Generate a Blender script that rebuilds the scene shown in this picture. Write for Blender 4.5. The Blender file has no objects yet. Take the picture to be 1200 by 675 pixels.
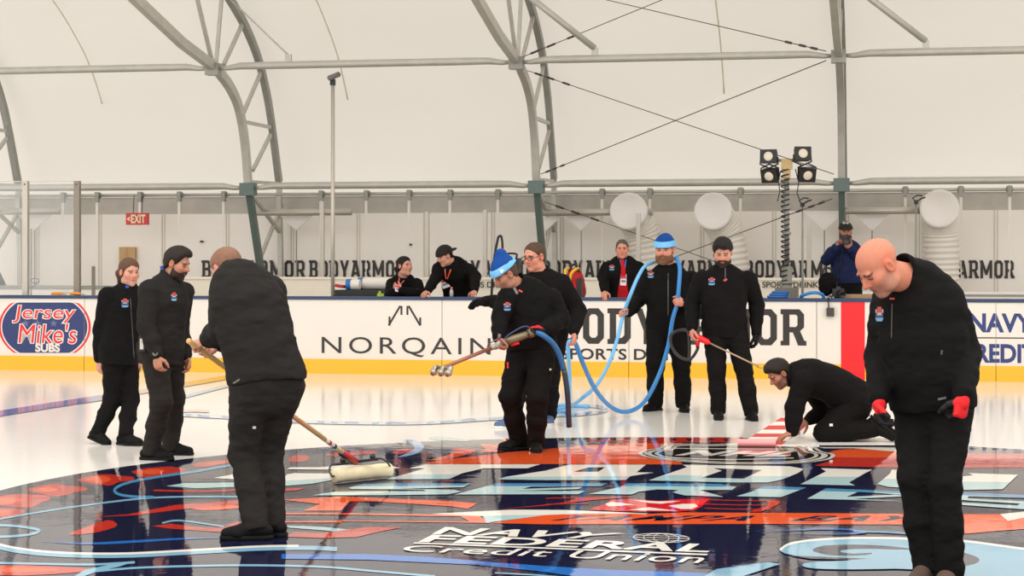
import bpy, bmesh, math, random
import numpy as np
from mathutils import Vector
from mathutils.bvhtree import BVHTree
from mathutils.geometry import tessellate_polygon
random.seed(7)
SC = bpy.context.scene
COL = SC.collection
F_PX = 2250.0; CX = 600.0; HY = 304.0; CAMH = 1.6
# ------------------------------------------------------------------ frames
YAW = math.radians(11.2)
UH = np.array([math.cos(YAW), -math.sin(YAW), 0.0])
VH = np.array([math.sin(YAW), math.cos(YAW), 0.0])
O0 = np.array([4.52, 25.5, 0.0])           # red line meets the far boards
def R(u, v, z):
    return O0 + UH*u + VH*v + np.array([0, 0, z])
CAM = np.array([0, 0, CAMH])
def ray(px, py):
    return np.array([(px-CX)/F_PX, 1.0, (HY-py)/F_PX])
def at_depth(px, py, d):
    return CAM + ray(px, py)*d
def ground(px, py, z=0.0):
    d = ray(px, py)
    return CAM + d*((z-CAMH)/d[2])
def on_v(px, py, v):
    d = ray(px, py)
    return CAM + d*((np.dot(O0, VH)+v)/np.dot(d, VH))
def on_u(px, py, u):
    d = ray(px, py)
    return CAM + d*((np.dot(O0, UH)+u)/np.dot(d, UH))
def to_uvz(p):
    q = np.array(p) - O0
    return float(np.dot(q, UH)), float(np.dot(q, VH)), float(p[2])
def uz(px, py, v=0.0):
    a = to_uvz(on_v(px, py, v))
    return a[0], a[2]
def nrm(a):
    a = np.array(a, float); return a/(np.linalg.norm(a)+1e-9)
# ------------------------------------------------------------------ materials
MATS = {}
def srgb(r, g, b):
    f = lambda c: (c/12.92 if c <= .04045 else ((c+.055)/1.055)**2.4)
    return (f(r/255), f(g/255), f(b/255), 1)
def mat(name, col, rough=.6, metal=0.0, bump=0.0, bscale=40.0, var=0.0, vscale=6.0, spec=.5, ior=None, sheen=0.0):
    if name in MATS: return MATS[name]
    m = bpy.data.materials.new(name); m.use_nodes = True
    nt = m.node_tree; b = nt.nodes['Principled BSDF']
    b.inputs['Base Color'].default_value = col
    b.inputs['Roughness'].default_value = rough
    b.inputs['Metallic'].default_value = metal
    b.inputs['Specular IOR Level'].default_value = spec
    if ior: b.inputs['IOR'].default_value = ior
    if sheen:
        b.inputs['Sheen Weight'].default_value = sheen
    g = nt.nodes.new('ShaderNodeNewGeometry')
    if var:
        n = nt.nodes.new('ShaderNodeTexNoise'); n.inputs['Scale'].default_value = vscale; n.inputs['Detail'].default_value = 4
        nt.links.new(g.outputs['Position'], n.inputs['Vector'])
        mx = nt.nodes.new('ShaderNodeMix'); mx.data_type = 'RGBA'
        mx.inputs['A'].default_value = tuple(c*(1-var) for c in col[:3])+(1,)
        mx.inputs['B'].default_value = tuple(min(1, c*(1+var)) for c in col[:3])+(1,)
        nt.links.new(n.outputs['Fac'], mx.inputs['Factor'])
        nt.links.new(mx.outputs['Result'], b.inputs['Base Color'])
    if bump:
        n = nt.nodes.new('ShaderNodeTexNoise'); n.inputs['Scale'].default_value = bscale; n.inputs['Detail'].default_value = 3
        nt.links.new(g.outputs['Position'], n.inputs['Vector'])
        bp = nt.nodes.new('ShaderNodeBump'); bp.inputs['Strength'].default_value = bump; bp.inputs['Distance'].default_value = .02
        nt.links.new(n.outputs['Fac'], bp.inputs['Height'])
        nt.links.new(bp.outputs['Normal'], b.inputs['Normal'])
    MATS[name] = m
    return m
def mat_vcol(name, rough=.55, spec=.35, bump=0.0):
    if name in MATS: return MATS[name]
    m = bpy.data.materials.new(name); m.use_nodes = True
    nt = m.node_tree; b = nt.nodes['Principled BSDF']
    a = nt.nodes.new('ShaderNodeAttribute'); a.attribute_name = 'tint'
    n = nt.nodes.new('ShaderNodeTexNoise'); n.inputs['Scale'].default_value = 35
    mx = nt.nodes.new('ShaderNodeMix'); mx.data_type = 'RGBA'; mx.blend_type = 'MULTIPLY'
    mx.inputs['Factor'].default_value = .25
    nt.links.new(a.outputs['Color'], mx.inputs['A']); nt.links.new(n.outputs['Color'], mx.inputs['B'])
    nt.links.new(mx.outputs['Result'], b.inputs['Base Color'])
    b.inputs['Roughness'].default_value = rough; b.inputs['Specular IOR Level'].default_value = spec
    MATS[name] = m
    return m
def mat_ice(name, col, rough=.04, wave=.12, var=0.0, spec=.5, ior=1.33):
    """wet ice: colour under a thin water film that mirrors at grazing angles"""
    if name in MATS: return MATS[name]
    m = bpy.data.materials.new(name); m.use_nodes = True
    nt = m.node_tree; b = nt.nodes['Principled BSDF']
    b.inputs['Base Color'].default_value = col
    b.inputs['Roughness'].default_value = rough
    b.inputs['IOR'].default_value = ior; b.inputs['Specular IOR Level'].default_value = spec
    g = nt.nodes.new('ShaderNodeNewGeometry')
    if var:
        n = nt.nodes.new('ShaderNodeTexNoise'); n.inputs['Scale'].default_value = .9; n.inputs['Detail'].default_value = 5
        nt.links.new(g.outputs['Position'], n.inputs['Vector'])
        mx = nt.nodes.new('ShaderNodeMix'); mx.data_type = 'RGBA'
        mx.inputs['A'].default_value = tuple(c*(1-var) for c in col[:3])+(1,)
        mx.inputs['B'].default_value = tuple(min(1, c*(1+var*.5)) for c in col[:3])+(1,)
        nt.links.new(n.outputs['Fac'], mx.inputs['Factor']); nt.links.new(mx.outputs['Result'], b.inputs['Base Color'])
    n = nt.nodes.new('ShaderNodeTexNoise'); n.inputs['Scale'].default_value = 2.2; n.inputs['Detail'].default_value = 4; n.inputs['Roughness'].default_value = .6
    nt.links.new(g.outputs['Position'], n.inputs['Vector'])
    bp = nt.nodes.new('ShaderNodeBump'); bp.inputs['Strength'].default_value = wave; bp.inputs['Distance'].default_value = .01
    nt.links.new(n.outputs['Fac'], bp.inputs['Height']); nt.links.new(bp.outputs['Normal'], b.inputs['Normal'])
    MATS[name] = m
    return m
def mat_fabric(name, col, trans=.5, var=.05, vs=.35):
    """translucent tent membrane, daylight comes through it"""
    if name in MATS: return MATS[name]
    m = bpy.data.materials.new(name); m.use_nodes = True
    nt = m.node_tree; nt.nodes.clear()
    out = nt.nodes.new('ShaderNodeOutputMaterial')
    d = nt.nodes.new('ShaderNodeBsdfDiffuse'); t = nt.nodes.new('ShaderNodeBsdfTranslucent')
    mix = nt.nodes.new('ShaderNodeMixShader'); mix.inputs[0].default_value = trans
    g = nt.nodes.new('ShaderNodeNewGeometry')
    mp = nt.nodes.new('ShaderNodeMapping'); mp.inputs['Scale'].default_value = (vs, vs, vs*2.2)
    n = nt.nodes.new('ShaderNodeTexNoise'); n.inputs['Scale'].default_value = 1.0; n.inputs['Detail'].default_value = 4
    nt.links.new(g.outputs['Position'], mp.inputs['Vector']); nt.links.new(mp.outputs['Vector'], n.inputs['Vector'])
    mx = nt.nodes.new('ShaderNodeMix'); mx.data_type = 'RGBA'
    mx.inputs['A'].default_value = tuple(c*(1-var) for c in col[:3])+(1,)
    mx.inputs['B'].default_value = tuple(min(1, c*(1+var)) for c in col[:3])+(1,)
    nt.links.new(n.outputs['Fac'], mx.inputs['Factor'])
    for s in (d, t): nt.links.new(mx.outputs['Result'], s.inputs['Color'])
    nt.links.new(d.outputs[0], mix.inputs[1]); nt.links.new(t.outputs[0], mix.inputs[2]); nt.links.new(mix.outputs[0], out.inputs[0])
    MATS[name] = m
    return m
def mat_glass(name):
    if name in MATS: return MATS[name]
    m = bpy.data.materials.new(name); m.use_nodes = True
    nt = m.node_tree; nt.nodes.clear()
    out = nt.nodes.new('ShaderNodeOutputMaterial')
    tr = nt.nodes.new('ShaderNodeBsdfTransparent'); tr.inputs[0].default_value = (.95, .95, .94, 1)
    gl = nt.nodes.new('ShaderNodeBsdfGlossy'); gl.inputs['Roughness'].default_value = .03
    mix = nt.nodes.new('ShaderNodeMixShader'); mix.inputs[0].default_value = .08
    nt.links.new(tr.outputs[0], mix.inputs[1]); nt.links.new(gl.outputs[0], mix.inputs[2]); nt.links.new(mix.outputs[0], out.inputs[0])
    MATS[name] = m
    return m
# ------------------------------------------------------------------ object helpers
PARENT_LOC = {}
def link(name, verts, faces, material, parent=None, smooth=False, origin=None, cols=None):
    v = np.array(verts, float).reshape(-1, 3)
    if origin is None:
        lo, hi = v.min(0), v.max(0)
        origin = np.array([(lo[0]+hi[0])/2, (lo[1]+hi[1])/2, lo[2]])
    origin = np.array(origin, float)
    me = bpy.data.meshes.new(name)
    me.from_pydata((v-origin).tolist(), [], faces if isinstance(faces, list) else faces.tolist())
    mats = material if isinstance(material, (list, tuple)) else [material]
    for m in mats: me.materials.append(m)
    if smooth:
        me.polygons.foreach_set('use_smooth', [True]*len(me.polygons))
    if cols is not None:
        a = me.color_attributes.new('tint', 'FLOAT_COLOR', 'POINT')
        c4 = np.ones((len(v), 4), np.float32); c4[:, :3] = cols
        a.data.foreach_set('color', c4.ravel())
    me.update()
    o = bpy.data.objects.new(name, me); COL.objects.link(o)
    put(o, origin, parent)
    return o
def put(o, origin, parent):
    if parent is not None:
        o.parent = parent
        o.location = Vector(origin - PARENT_LOC[parent.name])
    else:
        o.location = Vector(origin)
    PARENT_LOC[o.name] = np.array(origin, float)
def empty(name, loc):
    o = bpy.data.objects.new(name, None); COL.objects.link(o); o.empty_display_size = .1
    o.location = Vector(loc); PARENT_LOC[o.name] = np.array(loc, float)
    return o
def tag(o, label, cat, group=None, kind=None):
    o['label'] = label; o['category'] = cat
    if group: o['group'] = group
    if kind: o['kind'] = kind
    return o
def struct(o):
    o['kind'] = 'structure'; return o
def lab(o, label):
    o['label'] = label; return o
class MB:
    def __init__(s): s.v = []; s.f = []; s.mi = []
    def add(s, vs, fs, mi=0):
        k = len(s.v); s.v += [tuple(map(float, p)) for p in vs]
        s.f += [tuple(i+k for i in f) for f in fs]; s.mi += [mi]*len(fs); return s
    def hexa(s, p8, mi=0):
        return s.add(p8, [(0,3,2,1),(4,5,6,7),(0,1,5,4),(1,2,6,5),(2,3,7,6),(3,0,4,7)], mi)
    def box(s, u0, u1, v0, v1, z0, z1, mi=0):           # rink frame
        return s.hexa([R(u0,v0,z0),R(u1,v0,z0),R(u1,v1,z0),R(u0,v1,z0),R(u0,v0,z1),R(u1,v0,z1),R(u1,v1,z1),R(u0,v1,z1)], mi)
    def obox(s, c, ax, half, mi=0):                     # oriented box
        c = np.array(c); X, Y, Z = [nrm(a)*h for a, h in zip(ax, half)]
        P = [c-X-Y-Z, c+X-Y-Z, c+X+Y-Z, c-X+Y-Z, c-X-Y+Z, c+X-Y+Z, c+X+Y+Z, c-X+Y+Z]
        return s.hexa(P, mi)
    def tube(s, pts, r, n=10, mi=0, caps=True, ratio=1.0, upv=None):
        pts = [np.array(p, float) for p in pts]; N = len(pts)
        rs = r if isinstance(r, (list, tuple, np.ndarray)) else [r]*N
        prev = None; rings = []
        for i, p in enumerate(pts):
            t = nrm((pts[min(i+1, N-1)]-pts[max(i-1, 0)]))
            if prev is None:
                a = np.array([0, 0, 1.0]) if abs(t[2]) < .9 else np.array([1.0, 0, 0])
                if upv is not None: a = np.array(upv, float)
                x = nrm(np.cross(a, t))
            else:
                x = nrm(prev - t*np.dot(prev, t))
            prev = x; y = np.cross(t, x)
            rings.append([p+(x*math.cos(2*math.pi*k/n)+y*ratio*math.sin(2*math.pi*k/n))*rs[i] for k in range(n)])
        vs = [q for rg in rings for q in rg]; fs = []
        for i in range(N-1):
            for k in range(n):
                fs.append((i*n+k, i*n+(k+1) % n, (i+1)*n+(k+1) % n, (i+1)*n+k))
        if caps:
            fs.append(tuple(range(n-1, -1, -1))); fs.append(tuple((N-1)*n+k for k in range(n)))
        return s.add(vs, fs, mi)
    def bar(s, a, b, w, h, side, mi=0):                 # rectangular bar, side = direction of w
        a = np.array(a, float); b = np.array(b, float); t = nrm(b-a)
        x = nrm(np.array(side)-t*np.dot(side, t)); y = np.cross(t, x)
        x = x*w/2; y = y*h/2
        return s.hexa([a-x-y, a+x-y, a+x+y, a-x+y, b-x-y, b+x-y, b+x+y, b-x+y], mi)
    def lathe(s, c, axis, prof, n=20, mi=0, cap=True):  # prof: (t along axis, radius)
        c = np.array(c, float); t = nrm(axis)
        return s.tube([c+t*p[0] for p in prof], [max(p[1], 1e-4) for p in prof], n, mi, cap) if all(
            prof[i+1][0] > prof[i][0] for i in range(len(prof)-1)) else s._lathe(c, t, prof, n, mi)
    def _lathe(s, c, t, prof, n, mi):
        c = np.array(c, float); t = nrm(t)
        a = np.array([0, 0, 1.0]) if abs(t[2]) < .9 else np.array([1.0, 0, 0])
        x = nrm(np.cross(a, t)); y = np.cross(t, x); vs = []; fs = []
        for q, r in prof:
            vs += [c+t*q+(x*math.cos(2*math.pi*k/n)+y*math.sin(2*math.pi*k/n))*max(r, 1e-4) for k in range(n)]
        for i in range(len(prof)-1):
            for k in range(n): fs.append((i*n+k, i*n+(k+1) % n, (i+1)*n+(k+1) % n, (i+1)*n+k))
        fs.append(tuple(range(n-1, -1, -1))); fs.append(tuple((len(prof)-1)*n+k for k in range(n)))
        return s.add(vs, fs, mi)
    def build(s, name, material, parent=None, smooth=False, origin=None):
        o = link(name, s.v, s.f, material, parent, smooth, origin)
        if any(s.mi): o.data.polygons.foreach_set('material_index', s.mi)
        return o
def smooth_by_angle(o):
    me = o.data
    me.polygons.foreach_set('use_smooth', [True]*len(me.polygons))
    try: me.set_sharp_from_angle(angle=math.radians(40))
    except Exception: pass
    return o
def spline(pts, n=8, closed=False):
    P = [np.array(p, float) for p in pts]; out = []; N = len(P)
    rng = range(N) if closed else range(N-1)
    for i in rng:
        p0 = P[(i-1) % N] if closed or i > 0 else P[0]*2-P[1]
        p1 = P[i]; p2 = P[(i+1) % N]
        p3 = P[(i+2) % N] if closed or i+2 < N else P[-1]*2-P[-2]
        for k in range(n):
            t = k/n
            out.append(.5*((2*p1)+(-p0+p2)*t+(2*p0-5*p1+4*p2-p3)*t*t+(-p0+3*p1-3*p2+p3)*t**3))
    if not closed: out.append(P[-1])
    return out
# ------------------------------------------------------------------ flat text
def text_mesh(txt, bold=0.0, shear=0.0, space=1.0):
    if txt == 'BODYARMOR': return block_mesh(txt)
    cu = bpy.data.curves.new('t', 'FONT'); cu.body = txt; cu.size = 1; cu.offset = bold; cu.shear = shear; cu.space_character = space
    cu.resolution_u = 4; cu.dimensions = '2D'; cu.fill_mode = 'FRONT'
    o = bpy.data.objects.new('t', cu); COL.objects.link(o)
    dg = bpy.context.evaluated_depsgraph_get(); dg.update()
    me = bpy.data.meshes.new_from_object(o.evaluated_get(dg))
    v = np.array([p.co[:2] for p in me.vertices]); f = [tuple(p.vertices) for p in me.polygons]
    bpy.data.objects.remove(o); bpy.data.curves.remove(cu); bpy.data.meshes.remove(me)
    lo, hi = v.min(0), v.max(0)
    return (v-lo)/(hi-lo), f
# heavy block capitals with clipped corners: loops in a 0..w by 0..1 box
def _oct(x0, y0, x1, y1, c): return [(x0+c, y0), (x1-c, y0), (x1, y0+c), (x1, y1-c), (x1-c, y1), (x0+c, y1), (x0, y1-c), (x0, y0+c)]
def _dee(x0, y0, x1, y1, c): return [(x0, y0), (x1-c, y0), (x1, y0+c), (x1, y1-c), (x1-c, y1), (x0, y1)]
_t, _y = .2, .17
BLOCK = {'O': (.66, [[_oct(0, 0, .66, 1, .17), _oct(_t, _y, .66-_t, 1-_y, .07)]]),
         'D': (.68, [[[(-.05, 0), (.51, 0), (.68, .17), (.68, .83), (.51, 1), (-.05, 1), (-.05, .86), (.02, .86), (.02, .14), (-.05, .14)], _dee(.02+_t, _y, .68-_t, 1-_y, .08)]]),
         'B': (.66, [[[(-.05, 0), (.52, 0), (.66, .14), (.66, .42), (.58, .51), (.64, .58), (.64, .86), (.5, 1), (-.05, 1), (-.05, .86), (.02, .86), (.02, .14), (-.05, .14)], _dee(.02+_t, .15, .46, .44, .05), _dee(.02+_t, .58, .44, .85, .05)]]),
         'R': (.70, [[[(-.05, 0), (.02+_t, 0), (.02+_t, .36), (.32, .36), (.48, 0), (.73, 0), (.73, .13), (.67, .13), (.54, .40), (.66, .5), (.66, .86), (.52, 1), (-.05, 1), (-.05, .86), (.02, .86), (.02, .13), (-.05, .13)], _dee(.02+_t, .51, .46, .85, .05)]]),
         'Y': (.70, [[[(.24, 0), (.46, 0), (.46, .38), (.72, 1), (.50, 1), (.35, .6), (.2, 1), (-.02, 1), (.24, .38)]]]),
         'A': (.74, [[[(0, 0), (.21, 0), (.26, .2), (.49, .2), (.54, 0), (.76, 0), (.50, 1), (.12, 1), (.12, .87), (.22, .87)], [(.295, .35), (.375, .70), (.455, .35)]]]),
         'M': (.90, [[[(-.05, 0), (.2, 0), (.2, .55), (.38, .18), (.52, .18), (.70, .55), (.70, 0), (.9, 0), (.9, 1), (.72, 1), (.45, .44), (.18, 1), (-.05, 1), (-.05, .87), (.0, .87), (.0, 0)]]])}
def block_mesh(txt, gap=.16):
    V = []; Fc = []; x = 0
    for ch in txt:
        w, polys = BLOCK[ch]
        for loops in polys:
            flat = [p for lp in loops for p in lp]; k = len(V)
            for t in tessellate_polygon([[Vector((p[0], p[1], 0)) for p in lp] for lp in loops]): Fc.append(tuple(i+k for i in t))
            V += [(p[0]+x, p[1]) for p in flat]
        x += w+gap
    V = np.array(V); lo, hi = V.min(0), V.max(0)
    return (V-lo)/(hi-lo), Fc
def clip_flat(v, f, lo, hi):
    """keep the piece of a flat mesh with lo <= x <= hi"""
    bm = bmesh.new()
    bv = [bm.verts.new((a[0], a[1], 0)) for a in v]
    for q in f:
        try: bm.faces.new([bv[i] for i in q])
        except ValueError: pass
    for x, nx in ((lo, -1), (hi, 1)):
        g = bm.verts[:]+bm.edges[:]+bm.faces[:]
        bmesh.ops.bisect_plane(bm, geom=g, plane_co=(x, 0, 0), plane_no=(nx, 0, 0), clear_outer=True, dist=1e-6)
    bm.verts.index_update()
    vv = [(a.co.x, a.co.y) for a in bm.verts]; ff = [tuple(a.index for a in q.verts) for q in bm.faces]
    bm.free()
    return vv, ff
def poly_tris(pts2):
    tr = tessellate_polygon([[Vector((p[0], p[1], 0)) for p in pts2]])
    return [tuple(t) for t in tr]
# ================================================================== people: distance fields meshed with surface nets
_rs = np.random.RandomState(3); _NT = _rs.rand(32, 32, 32).astype(np.float32)
def noise3(P, sc):
    Q = P*np.asarray(sc, np.float32); i = np.floor(Q).astype(np.int32); f = Q-i; f = f*f*(3-2*f); i &= 31; j = (i+1) & 31
    x0, y0, z0 = i.T; x1, y1, z1 = j.T; fx, fy, fz = f.T
    a = _NT[x0,y0,z0]*(1-fx)+_NT[x1,y0,z0]*fx; b = _NT[x0,y1,z0]*(1-fx)+_NT[x1,y1,z0]*fx
    c = _NT[x0,y0,z1]*(1-fx)+_NT[x1,y0,z1]*fx; d = _NT[x0,y1,z1]*(1-fx)+_NT[x1,y1,z1]*fx
    a = a*(1-fy)+b*fy; c = c*(1-fy)+d*fy
    return (a*(1-fz)+c*fz)-.5
def A32(x): return np.asarray(x, np.float32)
def cone(a, b, ra, rb):
    a, b = A32(a), A32(b); ab = b-a; L2 = float(ab@ab)+1e-9
    def f(P):
        q = P-a; t = np.clip((q@ab)/L2, 0, 1)
        return np.sqrt(((q-t[:, None]*ab)**2).sum(1))-(ra+(rb-ra)*t)
    f.box = (np.minimum(a, b)-max(ra, rb), np.maximum(a, b)+max(ra, rb)); return f
def ell(c, fr, rad):
    c, M, rad = A32(c), A32(fr), A32(rad); r2 = rad*rad
    def f(P):
        q = (P-c)@M.T; k0 = np.sqrt(((q/rad)**2).sum(1)); k1 = np.sqrt(((q/r2)**2).sum(1))+1e-6
        return k0*(k0-1)/k1
    f.box = (c-rad.max(), c+rad.max()); return f
def tubes(st):
    """body of elliptical sections: st = [(centre, side dir, a, b)]"""
    segs = []
    for (c0, s0, a0, b0), (c1, s1, a1, b1) in zip(st, st[1:]):
        c0, c1 = A32(c0), A32(c1); ax = c1-c0; L = float(np.linalg.norm(ax)); axn = ax/L
        s = A32(nrm(np.array(s0)+np.array(s1))); s = s-axn*float(s@axn); s = A32(nrm(s)); w = np.cross(axn, s)
        segs.append((c0, axn, L, s, A32(w), a0, a1, b0, b1))
    def f(P):
        out = None
        for c0, axn, L, s, w, a0, a1, b0, b1 in segs:
            q = P-c0; t = q@axn; tc = np.clip(t, 0, L); k = tc/L
            a = a0+(a1-a0)*k; b = b0+(b1-b0)*k; m = np.minimum(a, b)
            x = (q@s); y = (q@w); z = t-tc
            ea = x/a; eb = y/b; ec = z/m
            k0 = np.sqrt(ea*ea+eb*eb+ec*ec); k1 = np.sqrt((ea/a)**2+(eb/b)**2+(ec/m)**2)+1e-6
            d = k0*(k0-1)/k1
            out = d if out is None else smin(out, d, .03)
        return out
    mx = max(max(q[2], q[3]) for q in st); C = np.array([q[0] for q in st])
    f.box = (C.min(0)-mx, C.max(0)+mx); return f
def smin(a, b, k):
    h = np.clip(.5+.5*(b-a)/k, 0, 1); return b+(a-b)*h-k*h*(1-h)
def smax(a, b, k): return -smin(-a, -b, k)
def uni(fs, k=.02):
    fs = [x for x in fs if x is not None]
    def f(P):
        o = fs[0](P)
        for g in fs[1:]: o = smin(o, g(P), k)
        return o
    f.box = (np.min([g.box[0] for g in fs], 0), np.max([g.box[1] for g in fs], 0)); return f
def cut(f, g, k=.006):      # f minus g
    def h(P): return smax(f(P), -g(P), k)
    h.box = f.box; return h
def keep(f, p, n, k=.006):  # the part of f on the side of plane (p) that n points away from
    p, n = A32(p), A32(nrm(n))
    def h(P): return smax(f(P), (P-p)@n, k)
    h.box = f.box; return h
def wrinkle(f, amp, sc, only=None):
    def h(P):
        d = f(P); near = np.abs(d) < .05
        if near.any():
            Q = P[near]; w = amp*(noise3(Q, sc)*1.4+noise3(Q+7.3, np.asarray(sc)*2.1)*.7)
            if only is not None: w = w*only(Q)
            d = d.copy(); d[near] += w
        return d
    h.box = f.box; return h
def surface(f, h, pad=.03):
    lo, hi = np.array(f.box[0])-pad, np.array(f.box[1])+pad
    s = 6; nb = np.ceil((hi-lo)/(s*h)).astype(int)+1; N = nb*s
    gi = np.stack(np.meshgrid(*[np.arange(n) for n in nb], indexing='ij'), -1).reshape(-1, 3)
    cen = (lo+(gi+.5)*s*h).astype(np.float32)
    dc = f(cen)
    G = np.repeat(np.repeat(np.repeat(np.where(dc > 0, 1., -1.).astype(np.float32).reshape(nb), s, 0), s, 1), s, 2)
    act = np.where(np.abs(dc) < s*h*1.25+.006)[0]
    off = np.stack(np.meshgrid(np.arange(s), np.arange(s), np.arange(s), indexing='ij'), -1).reshape(-1, 3)
    for k in range(0, len(act), 1500):
        idx = (gi[act[k:k+1500]][:, None, :]*s+off[None]).reshape(-1, 3)
        P = (lo+idx*h).astype(np.float32)
        G[idx[:, 0], idx[:, 1], idx[:, 2]] = f(P)
    ins = G < 0
    c = np.zeros(N-1, np.uint8)
    sl = [(slice(0, -1), slice(1, None))[i] for i in (0, 1)]
    for i in (0, 1):
        for j in (0, 1):
            for k in (0, 1): c += ins[sl[i], sl[j], sl[k]]
    A = np.argwhere((c > 0) & (c < 8))
    ids = -np.ones(N-1, np.int32); ids[A[:, 0], A[:, 1], A[:, 2]] = np.arange(len(A))
    cor = np.array([(i, j, k) for i in (0, 1) for j in (0, 1) for k in (0, 1)])
    V = np.stack([G[A[:, 0]+q[0], A[:, 1]+q[1], A[:, 2]+q[2]] for q in cor], 1)
    pos = np.zeros((len(A), 3)); cnt = np.zeros(len(A))
    for a in range(8):
        for b in range(a+1, 8):
            if np.abs(cor[a]-cor[b]).sum() != 1: continue
            m = (V[:, a] < 0) != (V[:, b] < 0)
            t = V[m, a]/(V[m, a]-V[m, b])
            pos[m] += cor[a]+t[:, None]*(cor[b]-cor[a]); cnt[m] += 1
    verts = lo+(A+pos/cnt[:, None])*h
    quads = []
    for ax in range(3):
        o1, o2 = [(1, 2), (2, 0), (0, 1)][ax]
        a0 = [slice(1, -1)]*3; a1 = [slice(1, -1)]*3
        a0[ax] = slice(0, -1); a1[ax] = slice(1, None)
        df = ins[tuple(a0)] != ins[tuple(a1)]
        E = np.argwhere(df)
        if not len(E): continue
        base = E+1; base[:, ax] -= 1
        sgn = ins[tuple(base.T)]
        def g(d1, d2):
            q = base.copy(); q[:, o1] += d1; q[:, o2] += d2
            q = np.minimum(q, np.array(N)-2)
            return ids[tuple(q.T)]
        Q = np.stack([g(-1, -1), g(0, -1), g(0, 0), g(-1, 0)], 1)
        ok = (Q >= 0).all(1); Q = Q[ok]; sgn = sgn[ok]
        Q[~sgn] = Q[~sgn][:, ::-1]
        quads.append(Q)
    return verts, np.concatenate(quads)
def surf_obj(name, f, h, material, parent=None, origin=None, colf=None, pad=.03, need_bvh=False):
    v, q = surface(f, h, pad)
    cols = colf(v) if colf else None
    o = link(name, v, q.tolist(), material, parent, True, origin, cols)
    bvh = BVHTree.FromPolygons(v.tolist(), q.tolist()) if need_bvh else None
    return o, bvh
# ------------------------------------------------------------------ anatomy
def ik(a, c, l1, l2, pole):
    a, c, pole = np.array(a, float), np.array(c, float), nrm(pole)
    d = np.linalg.norm(c-a); k = max(1.0, d/(l1+l2)*1.004); l1 *= k; l2 *= k
    t = nrm(c-a); x = (l1*l1-l2*l2+d*d)/(2*d); y = math.sqrt(max(l1*l1-x*x, 0))
    p = pole-t*np.dot(pole, t); return a+t*x+nrm(p)*y
def hand_sdf(w, X, Nn, side, s=1.0, curl=.35, off=0.0, thumb=.35, spread=.25):
    w = np.array(w, float); X = nrm(X); Nn = nrm(np.array(Nn)-X*np.dot(Nn, X)); S = np.cross(X, Nn)*(1 if side == 'R' else -1)
    fr = np.stack([X, S, Nn])
    fs = [ell(w+X*.05*s, fr, (.055*s+off, .043*s+off, .018*s+off)), cone(w-X*.01*s, w+X*.035*s, .025*s+off, .026*s+off)]
    L = [(.030, .072, .034), (.010, .080, .042), (-.011, .075, .036), (-.031, .060, .02)]
    for i, (so, ln, _) in enumerate(L):
        p = w+X*(.088-.004*abs(i-1))*s+S*so*s
        base = w+X*.06*s+S*so*.8*s
        r = (.0095-.0006*i)*s+off
        fs.append(cone(base, p, r*1.1, r*1.05))
        d = nrm(X+S*(so*spread*8)); ang = 0
        for j, (fr_, da) in enumerate(((.45, 65), (.32, 75), (.23, 45))):
            ang += math.radians(da*min(1.2, curl*(1+.06*i)))
            dd = d*math.cos(ang)+Nn*math.sin(ang)
            q = p+dd*ln*fr_*s; fs.append(cone(p, q, r, r*.92)); p = q; r *= .93
    t0 = w+X*.025*s+S*.028*s; t1 = t0+nrm(X*.55+S*.75+Nn*thumb)*.042*s
    t2 = t1+nrm(X*.9+S*.25+Nn*(thumb+.15))*.034*s; t3 = t2+nrm(X*.95+S*(.1-.3*curl)+Nn*(thumb+.3))*.026*s
    fs += [cone(t0, t1, .015*s+off, .0125*s+off), cone(t1, t2, .0125*s+off, .011*s+off), cone(t2, t3, .011*s+off, .009*s+off)]
    return uni(fs, .006), fr
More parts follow.
